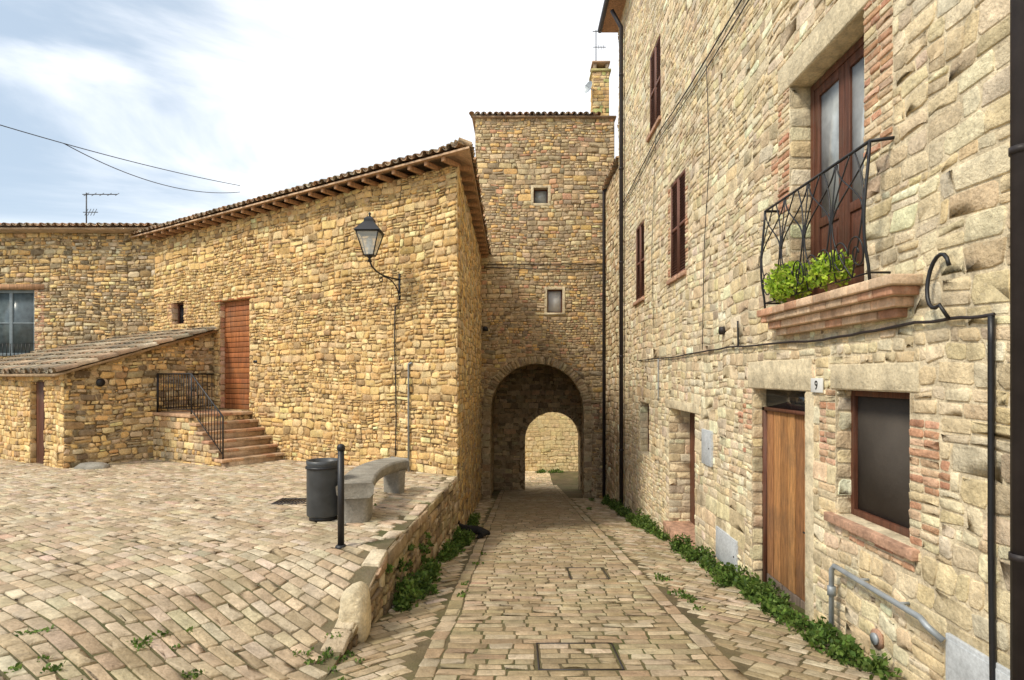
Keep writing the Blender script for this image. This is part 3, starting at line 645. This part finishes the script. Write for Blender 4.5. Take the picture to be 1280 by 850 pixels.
rafters(A+V3(0,0,ez-.04),dF,nF,LF,ov+.05,ez,roof); rafters(A+uS*.2+V3(0,0,ez-.04),uS,nS,LS-.3,.33,ez,roof,.6)
u,_=Wf.pix(496,400); mb=MB(); mb.tube([Wf.P(u+.02*math.sin(z*2),z,.04) for z in np.linspace(-1.6,1.4,14)],.012,6); build('cable',mb,M['iron'],lh)
u,z1=Wf.pix(513,455); mb=MB(); mb.tube([Wf.P(u,-1.95,.05),Wf.P(u,z1,.05),Wf.P(u-.08,z1+.02,.04)],.022,8); build('conduit',mb,M['galv'],lh)
u,z=Wf.pix(320,452); mb=MB(); Wf.box(mb,u-.07,u+.07,z-.03,z+.03,0,.03); build('wall_vent',mb,M['iron'],lh)
# ================================================================ FAR LEFT HOUSE
fl=thing('stone_house','low stone house at the far left with pale grey framed window','house',(-15,17.4,-2.1))
Wl=Wall((0,17.4,0),(1,0,0),(0,-1,0)); hl=pr(Wl,-22,43,362,445); zt_=4.15
mb=MB(); Wl.backing(mb,-22,-10.55,-2.6,zt_,[hl],(.5,.38,.22,0)); cs=subtract(patchcells(-18,-10.55,-2.2,zt_,[(.07,.13),(.09,.2)]),[hl]); stones(mb,cs,Wl.mapf,PAL_L+PAL_T+PAL_D[:2]+[(.7,.6,.42)],holes=[hl],warp=.02,proud=.022,gap=.011,jit=.08,rnd=(.05,.3),var=.15)
Wl.reveal(mb,hl,.2,MOR_L,PAL_B,'ab'); brickjamb(mb,Wl,hl[1],hl[1]+.3,hl[2],hl[3]+.1); mb.box(-22,-10.7,18,25,-2.6,zt_,MOR_T)
build('wall',mb,M['stone'],fl)
w_=window(Wl,fl,*hl,-.1,M['gframe'],M['gglass'],.09,True,1); mb=MB(); Wl.box(mb,hl[0]-.1,hl[1]+.3,hl[3]+.002,hl[3]+.15,-.1,.05); build('lintel',mb,M['wrafter'],fl)
mb=MB(); zz=hl[2]
for u in np.arange(hl[0],hl[1],.11): mb.tube([Wl.P(u,zz,.08),Wl.P(u,zz+.35,.08)],.009,6)
for z in (zz,zz+.35): mb.tube([Wl.P(hl[0],z,0),Wl.P(hl[0],z,.08),Wl.P(hl[1],z,.08),Wl.P(hl[1],z,0)],.012,6)
build('window_guard',mb,M['iron'],fl)
mb=MB(); mb.box(-22,-10.4,17.0,25,zt_,zt_+.06,(.45,.32,.2,1)); tiles(mb,V3(-19,16.95,zt_+.09),V3(1,0,0),V3(0,.97,.2),8.7,lambda f:3.2,pitch=.2); build('roof',mb,M['tile'],fl)
antenna('rooftop_antenna','thin television antenna on the low roof at the far left',((108-650)*18.5/750,18.5,4.5),1.15,5,.95)
# ================================================================ SHED
s8,_=Wf.pix(268,450); Fp=A+dF*s8
k=(80-650)/750; Ls=float((k*Fp[1]-Fp[0])/(nF[0]-k*nF[1])); Cn=Fp+nF*Ls
sd=thing('lean_to_shed','small stone lean-to shed with sloping tiled roof beside the steps','shed',(Cn[0],Cn[1],-2.1))
Wa=Wall(Fp,nF,-dF); Wb=Wall(Cn,dF,nF); zh,zl=1.16,.06
mb=MB(); zr=lambda u:zh+(zl-zh)*u/Ls
mb.add([Wa.P(0,-2.6),Wa.P(Ls,-2.6),Wa.P(Ls,zl),Wa.P(0,zh)],[[[0,1,2,3]]],(.5,.38,.22,0))
stones(mb,cells(0,Ls,-2.3,zh,(.07,.17),(1,2.4),.2),lambda U,Z,H:Wa.mapf(U,np.minimum(Z,zr(U)),H),PAL_L+PAL_T+PAL_D[:2],mask=lambda U,Z:Z<zr(U)-.05,proud=.022,gap=.010,warp=.02,jit=.08,rnd=(.05,.3),var=.15)
(dd0,_),(dd1,_)=Wb.pix(56,500),Wb.pix(38,500); hd=(dd0,dd1,-2.3,Wb.pix(47,477)[1]); hd=(hd[0],hd[1],hd[2],min(hd[3],-.12))
Wb.backing(mb,0,6,-2.6,zl,[hd],MOR_L); cs=subtract(cells(0,6,-2.3,zl,(.08,.17),(1,2.4),.2),[hd]); stones(mb,cs,Wb.mapf,PAL_L,holes=[hd],proud=.02,warp=.02)
Wb.reveal(mb,hd,.2,MOR_L,PAL_L,'ab'); build('wall',mb,M['stone'],sd); plank_door(Wb,sd,*hd,-.1,M['wred'],5)
sl=Fp+V3(0,0,zh)-(Cn+V3(0,0,zl)); SL=np.linalg.norm(sl); sl/=SL; E0=Cn-dF*.18-sl*.25+V3(0,0,zl+.09)
mb=MB(); mb.obox(E0-V3(0,0,.09),dF*6.3,sl*(SL+.25),V3(0,0,.05),(.4,.28,.17,1)); tiles(mb,E0,dF,sl,6.3,lambda f:SL+.1,pitch=.25,r=.12,step=.42,pal=TPS); build('roof',mb,M['tile'],sd)
u,z=Wa.pix(125,478); mb=MB(); mb.tube([Wa.P(u,z,0),Wa.P(u,z,.045)],.09,14); build('wall_vent',mb,M['iron'],sd)
# ================================================================ STAIRS
st=thing('stone_staircase','stone steps with iron railing leading up to the brown plank door','steps',tuple(Wf.P(6.5,-1.95,.7)))
OW=1.5; g0=-1.98; top=hD[2]-.02; ns=6; rz=(top-g0)/ns; tr=.255; s0=5.2; sl0=s0+(ns-1)*tr
mb=MB(); Wf.box(mb,sl0,8.15,-2.3,top-.07,0.01,OW,MOR_L)
for i in range(ns-1): Wf.box(mb,s0+i*tr+.02,sl0+.01,g0-.3 if i==0 else g0+i*rz-.06,g0+(i+1)*rz-.06,0.01,OW-.003,(.5,.36,.24,1))
fc=Wall(Wf.P(0,0,OW),dF,nF); stones(mb,cells(s0+.05,8.15,-2.2,top-.08,(.1,.18)),fc.mapf,PAL_L+PAL_T,mask=lambda U,Z:Z<g0-.09+rz*np.minimum(ns,np.floor((U-s0)/tr+1)),proud=.02,warp=.0)
stones(mb,cells(0,OW,-2.2,top-.08,(.1,.18)),lambda U,Z,H:(Wf.O[0]+dF[0]*(8.15+H)+nF[0]*U,Wf.O[1]+dF[1]*(8.15+H)+nF[1]*U,Z),PAL_L,proud=.02,warp=0)
build('stair_base',mb,M['stone'],st)
def bricktread(u0,u1,z0,z1,nm):
    mb=MB(); o=0.005
    while o<OW+.03:
        o2=min(o+random.uniform(.22,.3),OW+.04); c=np.array(random.choice([(.50,.28,.17),(.44,.25,.15),(.56,.36,.22),(.48,.34,.22)]))*random.uniform(.85,1.1)
        Wf.box(mb,u0,u1,z0,z1+random.uniform(-.003,.003),o+.002,o2-.002,(*c,1)); o=o2
    Wf.box(mb,u0+.01,u1-.01,z0+.002,z1-.006,.006,OW+.03,(.35,.25,.16,1)); build(nm,mb,M['tile'],st,bevel=.008)
for i in range(ns-1): bricktread(s0+i*tr-.03,s0+(i+1)*tr+.02,g0+(i+1)*rz-.058,g0+(i+1)*rz,'tread')
bricktread(sl0-.03,8.2,top-.068,top,'landing')
mb=MB(); oo=OW-.06; hr=.92; a0=s0+.1
def q(u,z): return Wf.P(u,z,oo)
mb.tube([Wf.P(8.1,top+hr,.05),Wf.P(8.1,top+hr,oo),q(sl0+.1,top+hr),q(a0,g0+rz+hr),q(a0,g0)],.018)
mb.tube([Wf.P(8.1,top+.1,.05),Wf.P(8.1,top+.1,oo),q(sl0+.1,top+.1),q(a0,g0+rz+.1)],.012)
for u in np.arange(a0+.1,8.1,.115):
    f=min(1,(u-a0)/(sl0+.1-a0)); zb_=(g0+rz)*(1-f)+top*f; mb.tube([q(u,zb_+.1),q(u,zb_+hr)],.008,6)
for o2 in np.arange(.1,oo,.12): mb.tube([Wf.P(8.1,top+.1,o2),Wf.P(8.1,top+hr,o2)],.008,6)
for u in (8.1,sl0+.1): mb.tube([q(u,top),q(u,top+hr)],.018)
build('railing',mb,M['iron'],st)
# ================================================================ RETAINING WALL
rw=thing('retaining_wall','low stone retaining wall with coping between terrace and sloping street','wall',(-1.3,8,-2.6))
mb=MB(); Ys=np.linspace(4.6,11.3,40)
for a,b in zip(Ys[:-1],Ys[1:]): mb.quad((edge(a),a,-3.4),(edge(b),b,-3.4),(edge(b),b,etop(b)),(edge(a),a,etop(a)),(.26,.22,.14,.3))
stones(mb,cells(4.9,11.2,-3.3,-1.8,(.08,.17)),lambda U,Z,H:(edge(U)+H,U,np.minimum(Z,etop(U)-.01)),PTD+PAL_D+PAL_S,mask=lambda U,Z:Z<etop(U)-.02,proud=.03,warp=.012)
build('wall',mb,M['stone'],rw)
mb=MB(); c=[(a,b,-.165,.02) for a,b,_,_ in cells(4.75,11.15,0,.16,(.16,.16),(1.3,2.8),0)]
stones(mb,c,lambda U,V_,H:(edge(U)+V_,U,etop(U)-.02+H),[(.56,.46,.33),(.50,.41,.28),(.62,.52,.38)],proud=.03,gap=.006,warp=0,jit=.03,rnd=(.04,.14),var=.08)
build('coping',mb,M['stone'],rw)
def boulder(name,c,sx,sy,sz,label,m,seed,cat='stone',pw=.75):
    bm=bmesh.new(); bmesh.ops.create_icosphere(bm,subdivisions=4,radius=1); from mathutils import noise as nz
    for v in bm.verts:
        p=v.co.copy(); n=nz.noise(p*1.3+Vector((seed,0,0)))*.16+nz.noise(p*4+Vector((0,seed,0)))*.06
        p=p*(1+n); p=Vector([math.copysign(abs(t)**pw,t) for t in p]); v.co=Vector((p.x*sx,p.y*sy,p.z*sz))
    me=bpy.data.meshes.new(name); bm.to_mesh(me); bm.free()
    for p in me.polygons: p.use_smooth=True
    me.materials.append(m); o=bpy.data.objects.new(name,me); COL.objects.link(o); o.location=c; return tag(o,label,cat)
boulder('curb_stone',(-1.46,5.32,-2.13),.13,.20,.28,'pale upright rounded stone ending the low retaining wall',M['lintel'],3)
boulder('boulder',(-9.2,12.9,-2.0),.34,.2,.14,'flat grey boulder lying at the foot of the shed wall',M['conc'],8)
# ================================================================ LANTERN
ub,zb0=Wf.pix(500,378); _,zb1=Wf.pix(499,346)
ln=thing('wall_lantern','black iron street lantern on a scrolled bracket on the golden wall','lantern',tuple(Wf.P(ub,zb0,0)))
mb=MB(); zA=zb1-.06
mb.obox(Wf.P(ub-.02,zb0,0),dF*.04,nF*.025,V3(0,0,zb1-zb0+.06))
mb.tube([Wf.P(ub,zA+z_,o_) for o_,z_ in ((.02,0),(.25,.0),(.45,.02),(.62,.07),(.74,.15),(.80,.24))],.017)
mb.tube([Wf.P(ub,zb0+.05+(zA-zb0-.05)*math.sin(t*pi/2),.02+.42*(1-math.cos(t*pi/2))) for t in np.linspace(0,1,12)],.013)
mb.tube([Wf.P(ub,zA-.07+.055*(1-.7*t)*math.sin(7*t+1.5),.52+.055*(1-.7*t)*math.cos(7*t+1.5)) for t in np.linspace(0,1,16)],.009)
build('bracket',mb,M['iron'],ln)
lb=Wf.P(ub,zA+.23,.80)
mb=MB(); mb.lathe(lb,[(.0,0),(.05,0),(.02,.06),(.06,.1),(.10,.12)],12)
zb_,ztp=.12,.55; b0,b1=.09,.21
cor=lambda s,z:[lb+V3(sx*s,sy*s,z) for sx,sy in ((-1,-1),(1,-1),(1,1),(-1,1))]
c0,c1=cor(b0,zb_),cor(b1,ztp)
for i in range(4): mb.tube([c0[i],c1[i]],.012,6); mb.tube([c0[i],c0[(i+1)%4]],.012,6); mb.tube([c1[i],c1[(i+1)%4]],.016,6)
build('lamp_frame',mb,M['iron'],ln)
mb=MB(); c2=cor(b1+.035,ztp+.01); c3=cor(.09,ztp+.2); c4=cor(.09,ztp+.25); c5=cor(.04,ztp+.30)
for a,b in ((c2,c3),(c3,c4),(c4,c5)):
    for i in range(4): mb.quad(a[i],a[(i+1)%4],b[(i+1)%4],b[i])
mb.quad(*c2); mb.lathe(lb,[(.03,ztp+.29),(.015,ztp+.33),(.03,ztp+.36),(.0,ztp+.4)],12); build('lamp_cap',mb,M['iron'],ln)
mb=MB(); c0,c1=cor(b0-.004,zb_),cor(b1-.006,ztp)
for i in range(4): mb.quad(c0[i],c0[(i+1)%4],c1[(i+1)%4],c1[i])
build('lamp_glass',mb,M['lglass'],ln)
mb=MB(); mb.lathe(lb,[(0,.14),(.03,.15),(.03,.26),(.055,.32),(.06,.40),(.03,.47),(0,.48)],14); build('bulb',mb,M['blind'],ln,smooth=True)
# ================================================================ BENCH / BIN / BOLLARD
def gz(x,y): return float(terrain_left(np.array(x),np.array(y)))
bn=thing('concrete_bench','grey concrete bench with curved seat and rounded end block on the terrace','bench',(-2.1,8.4,gz(-2.1,8.4)))
p0,p1,p2=V3(-2.0,7.28,0),V3(-2.38,9.0,0),V3(-1.93,9.6,0)
def bend(t): p=p0*(1-t)**2+p1*2*t*(1-t)+p2*t*t; return p[0],p[1]
mb=MB(); n=20; w=.22; P=[]
for i in range(n+1):
    t=i/n; x,y=bend(t); x1,y1_=bend(t-.01); x2,y2=bend(t+.01); tx,ty=x2-x1,y2-y1_; l=math.hypot(tx,ty); nx,ny=-ty/l,tx/l
    for (o_,z) in ((-w+.05,-.17),(-w+.01,-.12),(-w,-.03),(-w+.03,0),(w-.03,0),(w,-.03),(w-.01,-.12),(w-.05,-.17)): P.append((x+nx*o_,y+ny*o_,-1.31+z))
f=[[i*8+k,i*8+(k+1)%8,(i+1)*8+(k+1)%8,(i+1)*8+k] for i in range(n) for k in range(8)]
mb.add(P,[f,[list(range(8)),[n*8+k for k in range(8)][::-1]]]); build('seat',mb,M['conc'],bn,bevel=.008)
for t0,t1 in ((.01,.24),(.86,.985)):
    mb=MB(); x,y=bend(t0); x2,y2=bend(t1); tx,ty=x2-x,y2-y; l=math.hypot(tx,ty); tx/=l;ty/=l; m_=32; P=[]
    mx_,my_=(x+x2)/2,(y+y2)/2
    prof=[(.88,-.72),(.89,-.45),(.92,-.30),(.97,-.20),(1.0,-.165)]
    for s_,z in prof:
        for k in range(m_):
            a=2*math.pi*k/m_; cc=math.copysign(abs(math.cos(a))**.45,math.cos(a)); ss=math.copysign(abs(math.sin(a))**.45,math.sin(a)); uu=cc*(w-.03)*s_; vv=ss*l/2*s_
            P.append((mx_-ty*uu+tx*vv,my_+tx*uu+ty*vv,-1.31+z))
    mb.add(P,[[[i*m_+k,i*m_+(k+1)%m_,(i+1)*m_+(k+1)%m_,(i+1)*m_+k] for i in range(4) for k in range(m_)]]); build('leg',mb,M['conc'],bn)
bx,by=-2.5,7.62; bz=gz(bx,by)
bi=thing('litter_bin','dark grey cylindrical litter bin beside the bench','litter bin',(bx,by,bz))
mb=MB(); mb.lathe((bx,by,bz+.06),[(0,0),(.19,0),(.2,.02),(.2,.64),(.205,.66),(.205,.7),(.185,.7),(.18,.6),(.18,.1),(0,.1)],32); build('body',mb,M['bindark'],bi,smooth=False)
mb=MB(); mb.lathe((bx,by,bz+.06),[(.206,.60),(.215,.60),(.215,.625),(.206,.625)],32); build('ring',mb,M['iron'],bi)
mb=MB(); mb.lathe((bx,by,bz+.0),[(.15,.0),(.17,0),(.17,.07),(.15,.07)],24); build('foot',mb,M['iron'],bi)
mb=MB(); mb.tube([(bx+.2,by-.03,bz+.6),(bx+.27,by-.1,bz+.6)],.015); build('bin_arm',mb,M['iron'],bi)
px,py=-1.88,6.3; pz=gz(px,py)
bo=thing('bollard','slim black metal post standing in front of the bench','bollard',(px,py,pz))
mb=MB(); mb.tube([(px,py,pz-.02),(px,py,pz+1.02)],.034,16); build('post',mb,M['iron'],bo)
mb=MB(); mb.lathe((px,py,pz+1.02),[(.034,0),(.042,.005),(.042,.04),(.03,.06),(.0,.07)],16); build('cap',mb,M['iron'],bo)
mb=MB(); mb.lathe((px,py,pz),[(.0,.03),(.045,.03),(.06,.012),(.06,0)],16); build('base_collar',mb,M['iron'],bo)
gx,gy=-3.3,8.8; gzz=gz(gx,gy)+.016
dr=thing('drain_grate','dark iron drain grate in the terrace behind the litter bin','drain grate',(gx,gy,gzz))
mb=MB()
mb.box(gx-.27,gx+.27,gy-.2,gy-.17,gzz-.02,gzz+.008); mb.box(gx-.27,gx+.27,gy+.17,gy+.2,gzz-.02,gzz+.008); mb.box(gx-.27,gx-.24,gy-.17,gy+.17,gzz-.02,gzz+.008); mb.box(gx+.24,gx+.27,gy-.17,gy+.17,gzz-.02,gzz+.008)
build('frame',mb,M['pipe'],dr); mb=MB()
for i in range(9): mb.box(gx-.23+i*.054,gx-.205+i*.054,gy-.17,gy+.17,gzz-.012,gzz+.006)
build('bars',mb,M['pipe'],dr); mb=MB(); mb.box(gx-.25,gx+.25,gy-.18,gy+.18,gzz-.03,gzz-.006); build('pit',mb,M['black'],dr)
for i,((a,b,c,d),lab) in enumerate(zip(mh,('stone filled manhole cover in the street nearest the camera','small stone filled manhole cover farther down the street'))):
    z=lambda y:float(street(y)); t=thing('manhole_cover',lab,'manhole cover',((a+b)/2,(c+d)/2,z((c+d)/2)))
    mb=MB(); e=.012
    def sb(x0,x1,y0,y1,h0,h1,col=(1,1,1,1)):
        v=[(x0,y0,z(y0)+h0),(x1,y0,z(y0)+h0),(x1,y1,z(y1)+h0),(x0,y1,z(y1)+h0),(x0,y0,z(y0)+h1),(x1,y0,z(y0)+h1),(x1,y1,z(y1)+h1),(x0,y1,z(y1)+h1)]
        mb.add(v,[[[0,3,2,1],[4,5,6,7],[0,1,5,4],[1,2,6,5],[2,3,7,6],[3,0,4,7]]],col)
    sb(a-e,b+e,c-e,c,-.02,.006); sb(a-e,b+e,d,d+e,-.02,.006); sb(a-e,a,c,d,-.02,.006); sb(b,b+e,c,d,-.02,.006); build('frame',mb,M['pipe'],t)
    mb=MB(); stones(mb,cells(a+.01,b-.01,c+.01,d-.01,(.11,.13),(1.3,2.2),0),smap,PAL_S,warp=0,**GS); build('stone_infill',mb,M['ground'],t)
# ================================================================ CAT
cx,cy=-.9,11.2; cz=float(street(cy))+.01
bm=bmesh.new(); J=[((0,0,.13),.085),((.12,0,.14),.09),((.24,.0,.13),.08),((-.1,0,.13),.075),((-.18,-.02,.2),.05),((-.24,-.05,.25),.055),((-.30,-.07,.235),.03),((.33,.03,.06),.028),((.28,.14,.03),.022),((.12,.18,.025),.018),((-.12,-.07,.06),.03),((-.22,-.09,.02),.024),((-.12,.07,.06),.03),((-.2,.08,.02),.024),((.2,-.09,.06),.045),((.1,-.11,.02),.025),((.2,.08,.06),.045),((.1,.1,.02),.025)]
vs=[bm.verts.new(p) for p,_ in J]
for a,b in ((0,1),(1,2),(0,3),(3,4),(4,5),(5,6),(2,7),(7,8),(8,9),(3,10),(10,11),(3,12),(12,13),(2,14),(14,15),(2,16),(16,17)): bm.edges.new((vs[a],vs[b]))
me=bpy.data.meshes.new('body'); bm.to_mesh(me); bm.free(); me.materials.append(M['fur'])
ct=thing('cat','black cat crouching on the street by the retaining wall','cat',(cx,cy,cz)); cb=bpy.data.objects.new('body',me); COL.objects.link(cb); cb.parent=ct
m=cb.modifiers.new('s','SKIN'); 
for i,(p,r) in enumerate(J): me.skin_vertices[0].data[i].radius=(r,r)
me.skin_vertices[0].data[0].use_root=True
m.use_smooth_shade=True; m=cb.modifiers.new('ss','SUBSURF'); m.levels=2; m.render_levels=2
for s_ in (-1,1):
    mb=MB(); b=V3(cx-.235,cy-.05+s_*.03,cz+.285); mb.add([b+V3(-.02,-.015,0),b+V3(.02,-.015,0),b+V3(.0,.018,0),b+V3(0,s_*.008,.05)],[[[0,1,3],[1,2,3],[2,0,3],[0,2,1]]]); build('ear',mb,M['fur'],ct)
# ================================================================ OVERHEAD WIRES
def at(px,py,Y): return V3((px-VX)/F*Y,Y,(HY-py)/F*Y)
a,b=at(-60,138,13),at(300,232,21); w1=[a*(1-t)+b*t-V3(0,0,.12*4*t*(1-t)) for t in np.linspace(0,1,40)]
j=min(range(40),key=lambda i:abs(w1[i][0]/w1[i][1]*F+VX-85)); a2=w1[j]; b2=at(300,240,21)
w2=[a2*(1-t)+b2*t-V3(0,0,.42*4*t*(1-t)) for t in np.linspace(0,1,30)]
for P,lab in ((w1,'upper overhead wire crossing the sky at left'),(w2,'lower sagging overhead wire branching off at left')):
    mb=MB(); mb.tube(P,.011,6); tag(build('overhead_wire',mb,M['iron']),lab,'wire')
# ================================================================ PLANTS
def leaves(mb,C,size,pal,up=.5,n=None):
    n=len(C); d=rng.normal(0,1,(n,3)); d[:,2]=np.abs(d[:,2])*up+.15; d/=np.linalg.norm(d,axis=1)[:,None]
    s=np.cross(d,rng.normal(0,1,(n,3))); s/=np.linalg.norm(s,axis=1)[:,None]; L=size*rng.uniform(.6,1.4,n)[:,None]; w=L*.32
    nn=np.cross(d,s); P=np.stack([C,C+d*L*.5+s*w+nn*L*.08,C+d*L,C+d*L*.5-s*w+nn*L*.08],1)
    c=np.array(pal)[rng.integers(0,len(pal),n)]*rng.uniform(.6,1.3,(n,1)); cc=np.ones((n,4,4)); cc[:,:,:3]=c[:,None]
    mb.add(P.reshape(-1,3),[(np.arange(n)[:,None]*4+np.arange(4)[None])],cc.reshape(-1,4))
GP=[(.10,.18,.03),(.14,.22,.04),(.07,.13,.025),(.18,.26,.06)]
def weeds(name,spots,label,size=.05):
    mb=MB()
    for (x,y,z,r,h,k) in spots:
        q=rng.normal(0,1,(k,3)); q/=np.linalg.norm(q,axis=1)[:,None]; q*=rng.uniform(.2,1,(k,1))**.5; C=np.stack([x+q[:,0]*r,y+q[:,1]*r,z+np.abs(q[:,2])*h],1); leaves(mb,C,size,GP,.8)
    return tag(build(name,mb,M['leaf']),label,'weeds',kind='stuff')
sp_=[]
for y in np.arange(4.4,18.5,.08):
    dens=.75+.4*math.sin(y*2.1)+.35*math.sin(y*5.3)
    if 9.7<y<11.2: dens-=.6
    if dens<.1: continue
    x=W-.12-abs(random.gauss(0,.09)); r=random.uniform(.05,.14); sp_.append((x,y,float(street(y)),r,random.uniform(.05,.26)*(.6+dens*.6),int(85*(.5+dens))))
weeds('weeds',sp_,'green weeds growing along the foot of the right house')
sp_=[]
for y in np.arange(6.2,14,.1):
    dens=.6+.5*math.sin(y*1.9+1)+.3*math.sin(y*5)
    if y>11.2: dens-=.5
    if dens<.15: continue
    sp_.append((float(edge(y))+.1+abs(random.gauss(0,.08)),y,float(street(y)),random.uniform(.06,.14),random.uniform(.08,.28)*(.5+dens*.6),int(90*(.5+dens))))
for i in range(14):
    y=random.uniform(6,8.5); sp_.append((float(edge(y))+.04,y,float(street(y))+random.uniform(.1,.5),.05,.08,30))
weeds('weeds',sp_,'leafy weeds growing at the base of the retaining wall')
sp_=[]
for (ppx,ppy,k) in ((170,790,6),(215,775,4),(60,835,6),(400,815,12),(455,690,4),(385,848,12),(250,800,3),(120,842,5),(20,800,3),(430,800,8)):
    ry=(ppy-HY)/F; Yg=1.75/(ry-.02) if ppx<350 else 1.72/(ry-.09); x=(ppx-VX)/F*Yg
    for i in range(k): 
        xx,yy=x+random.gauss(0,.10),Yg+random.gauss(0,.08); sp_.append((xx,yy,(gz(xx,yy) if xx<edge(yy) else float(street(yy))),.04,.03,12))
weeds('weeds',sp_,'small green tufts sprouting between the terrace stones',.03)
sp_=[]
for (ppx,ppy,k) in ((845,738,16),(580,745,3),(600,700,3),(740,625,10),(735,635,6)):
    ry=(ppy-HY)/F; Yg=1.68/(ry-.12); x=(ppx-VX)/F*Yg
    for i in range(k):
        yy=Yg+random.gauss(0,.45); xx=x+random.gauss(0,.05); sp_.append((xx,yy,float(street(yy)),.06,.03,20))
weeds('weeds',sp_,'small green tufts sprouting between the street stones',.035)
sp_=[(random.uniform(.9,2.1),random.uniform(30.4,30.8),-4.93,.15,.14,60) for _ in range(9)]
weeds('weeds',sp_,'green weeds at the foot of the yellow wall beyond the arch',.08)
YG=[(.50,.66,.06),(.40,.58,.05),(.60,.70,.12),(.26,.42,.04)]
for i,(y,rr,hh,k,lab) in enumerate(((6.0,.34,.30,2300,'larger bushy yellow green potted plant at the far end of the balcony'),(5.2,.22,.24,900,'smaller yellow green potted plant nearer on the balcony'))):
    t=thing('potted_plant',lab,'potted plant',(W-.06,y,.71)); mb=MB(); mb.lathe((W-.06,y,.712),[(0,0),(.06,0),(.085,.15),(.095,.15),(.095,.18),(.08,.18),(.07,.15),(0,.15)],20); build('pot',mb,M['terra'],t)
    mb=MB(); q=rng.normal(0,1,(k,3)); q/=np.linalg.norm(q,axis=1)[:,None]; q*=rng.uniform(.3,1,(k,1))**.4
    q*=(1+.2*np.sin(7*q[:,:1]+3*q[:,1:2])); C=np.stack([W-.08-.03+q[:,0]*.16,y+q[:,1]*rr,.82+hh*.35+q[:,2]*hh*.62],1); leaves(mb,C,.042,YG,1.0); build('foliage',mb,M['leaf'],t)
# ================================================================ CAMERA, LIGHT
cam=bpy.data.cameras.new('camera'); co=bpy.data.objects.new('camera',cam); COL.objects.link(co); co.location=(0,0,0); co.rotation_euler=(math.radians(90),0,0)
cam.sensor_width=36; cam.lens=36*F/1280; cam.shift_x=-(650-640)/1280; cam.shift_y=-(425-470)/1280; cam.clip_end=2000; cam.clip_start=.05
bpy.context.scene.camera=co
sd_=V3(-.72,-.45,.92); sd_/=np.linalg.norm(sd_)
su=bpy.data.lights.new('sun','SUN'); su.energy=3.1; su.angle=math.radians(12); su.color=(1,.92,.77); so=bpy.data.objects.new('sun',su); COL.objects.link(so)
so.rotation_euler=Vector(sd_).to_track_quat('Z','Y').to_euler()
wd=bpy.data.worlds.new('World'); bpy.context.scene.world=wd; wd.use_nodes=True; nt=wd.node_tree; N=nt.nodes; L=nt.links
sky=N.new('ShaderNodeTexSky'); sky.sky_type='NISHITA'; sky.sun_disc=False; sky.sun_elevation=math.asin(sd_[2]); sky.sun_rotation=math.atan2(sd_[0],sd_[1])
b1=N['Background']; b1.inputs[1].default_value=.05; L.new(sky.outputs[0],b1.inputs[0])
tc=N.new('ShaderNodeTexCoord'); mp=N.new('ShaderNodeMapping'); mp.inputs['Scale'].default_value=(.8,1,3.2); mp.inputs['Rotation'].default_value=(0,.35,0); mp.inputs['Location'].default_value=(.3,.2,.1); L.new(tc.outputs['Generated'],mp.inputs[0])
no_=N.new('ShaderNodeTexNoise'); no_.inputs['Scale'].default_value=2.0; no_.inputs['Detail'].default_value=8; no_.inputs['Roughness'].default_value=.55; no_.inputs['Distortion'].default_value=.4; L.new(mp.outputs[0],no_.inputs[0])
sx=N.new('ShaderNodeSeparateXYZ'); L.new(tc.outputs['Generated'],sx.inputs[0])
ma=N.new('ShaderNodeMath'); ma.operation='MULTIPLY_ADD'; L.new(sx.outputs[0],ma.inputs[0]); ma.inputs[1].default_value=.30; L.new(no_.outputs[0],ma.inputs[2])
mr=N.new('ShaderNodeMapRange'); mr.interpolation_type='SMOOTHSTEP'; mr.inputs[1].default_value=.24; mr.inputs[2].default_value=.54; mr.inputs[3].default_value=0; mr.inputs[4].default_value=1; L.new(ma.outputs[0],mr.inputs[0])
cm=N.new('ShaderNodeMix'); cm.data_type='RGBA'; L.new(mr.outputs[0],cm.inputs[0]); cm.inputs[6].default_value=(.46,.55,.64,1); cm.inputs[7].default_value=(1.16,1.15,1.13,1)
b2=N.new('ShaderNodeBackground'); L.new(cm.outputs[2],b2.inputs[0]); b2.inputs[1].default_value=1.0
ad=N.new('ShaderNodeAddShader'); L.new(b1.outputs[0],ad.inputs[0]); L.new(b2.outputs[0],ad.inputs[1]); L.new(ad.outputs[0],N['World Output'].inputs[0])
sc=bpy.context.scene; sc.view_settings.view_transform='Standard'; sc.view_settings.look='None'; sc.view_settings.exposure=0
for o in bpy.data.objects:
    if '_o' in o: del o['_o']
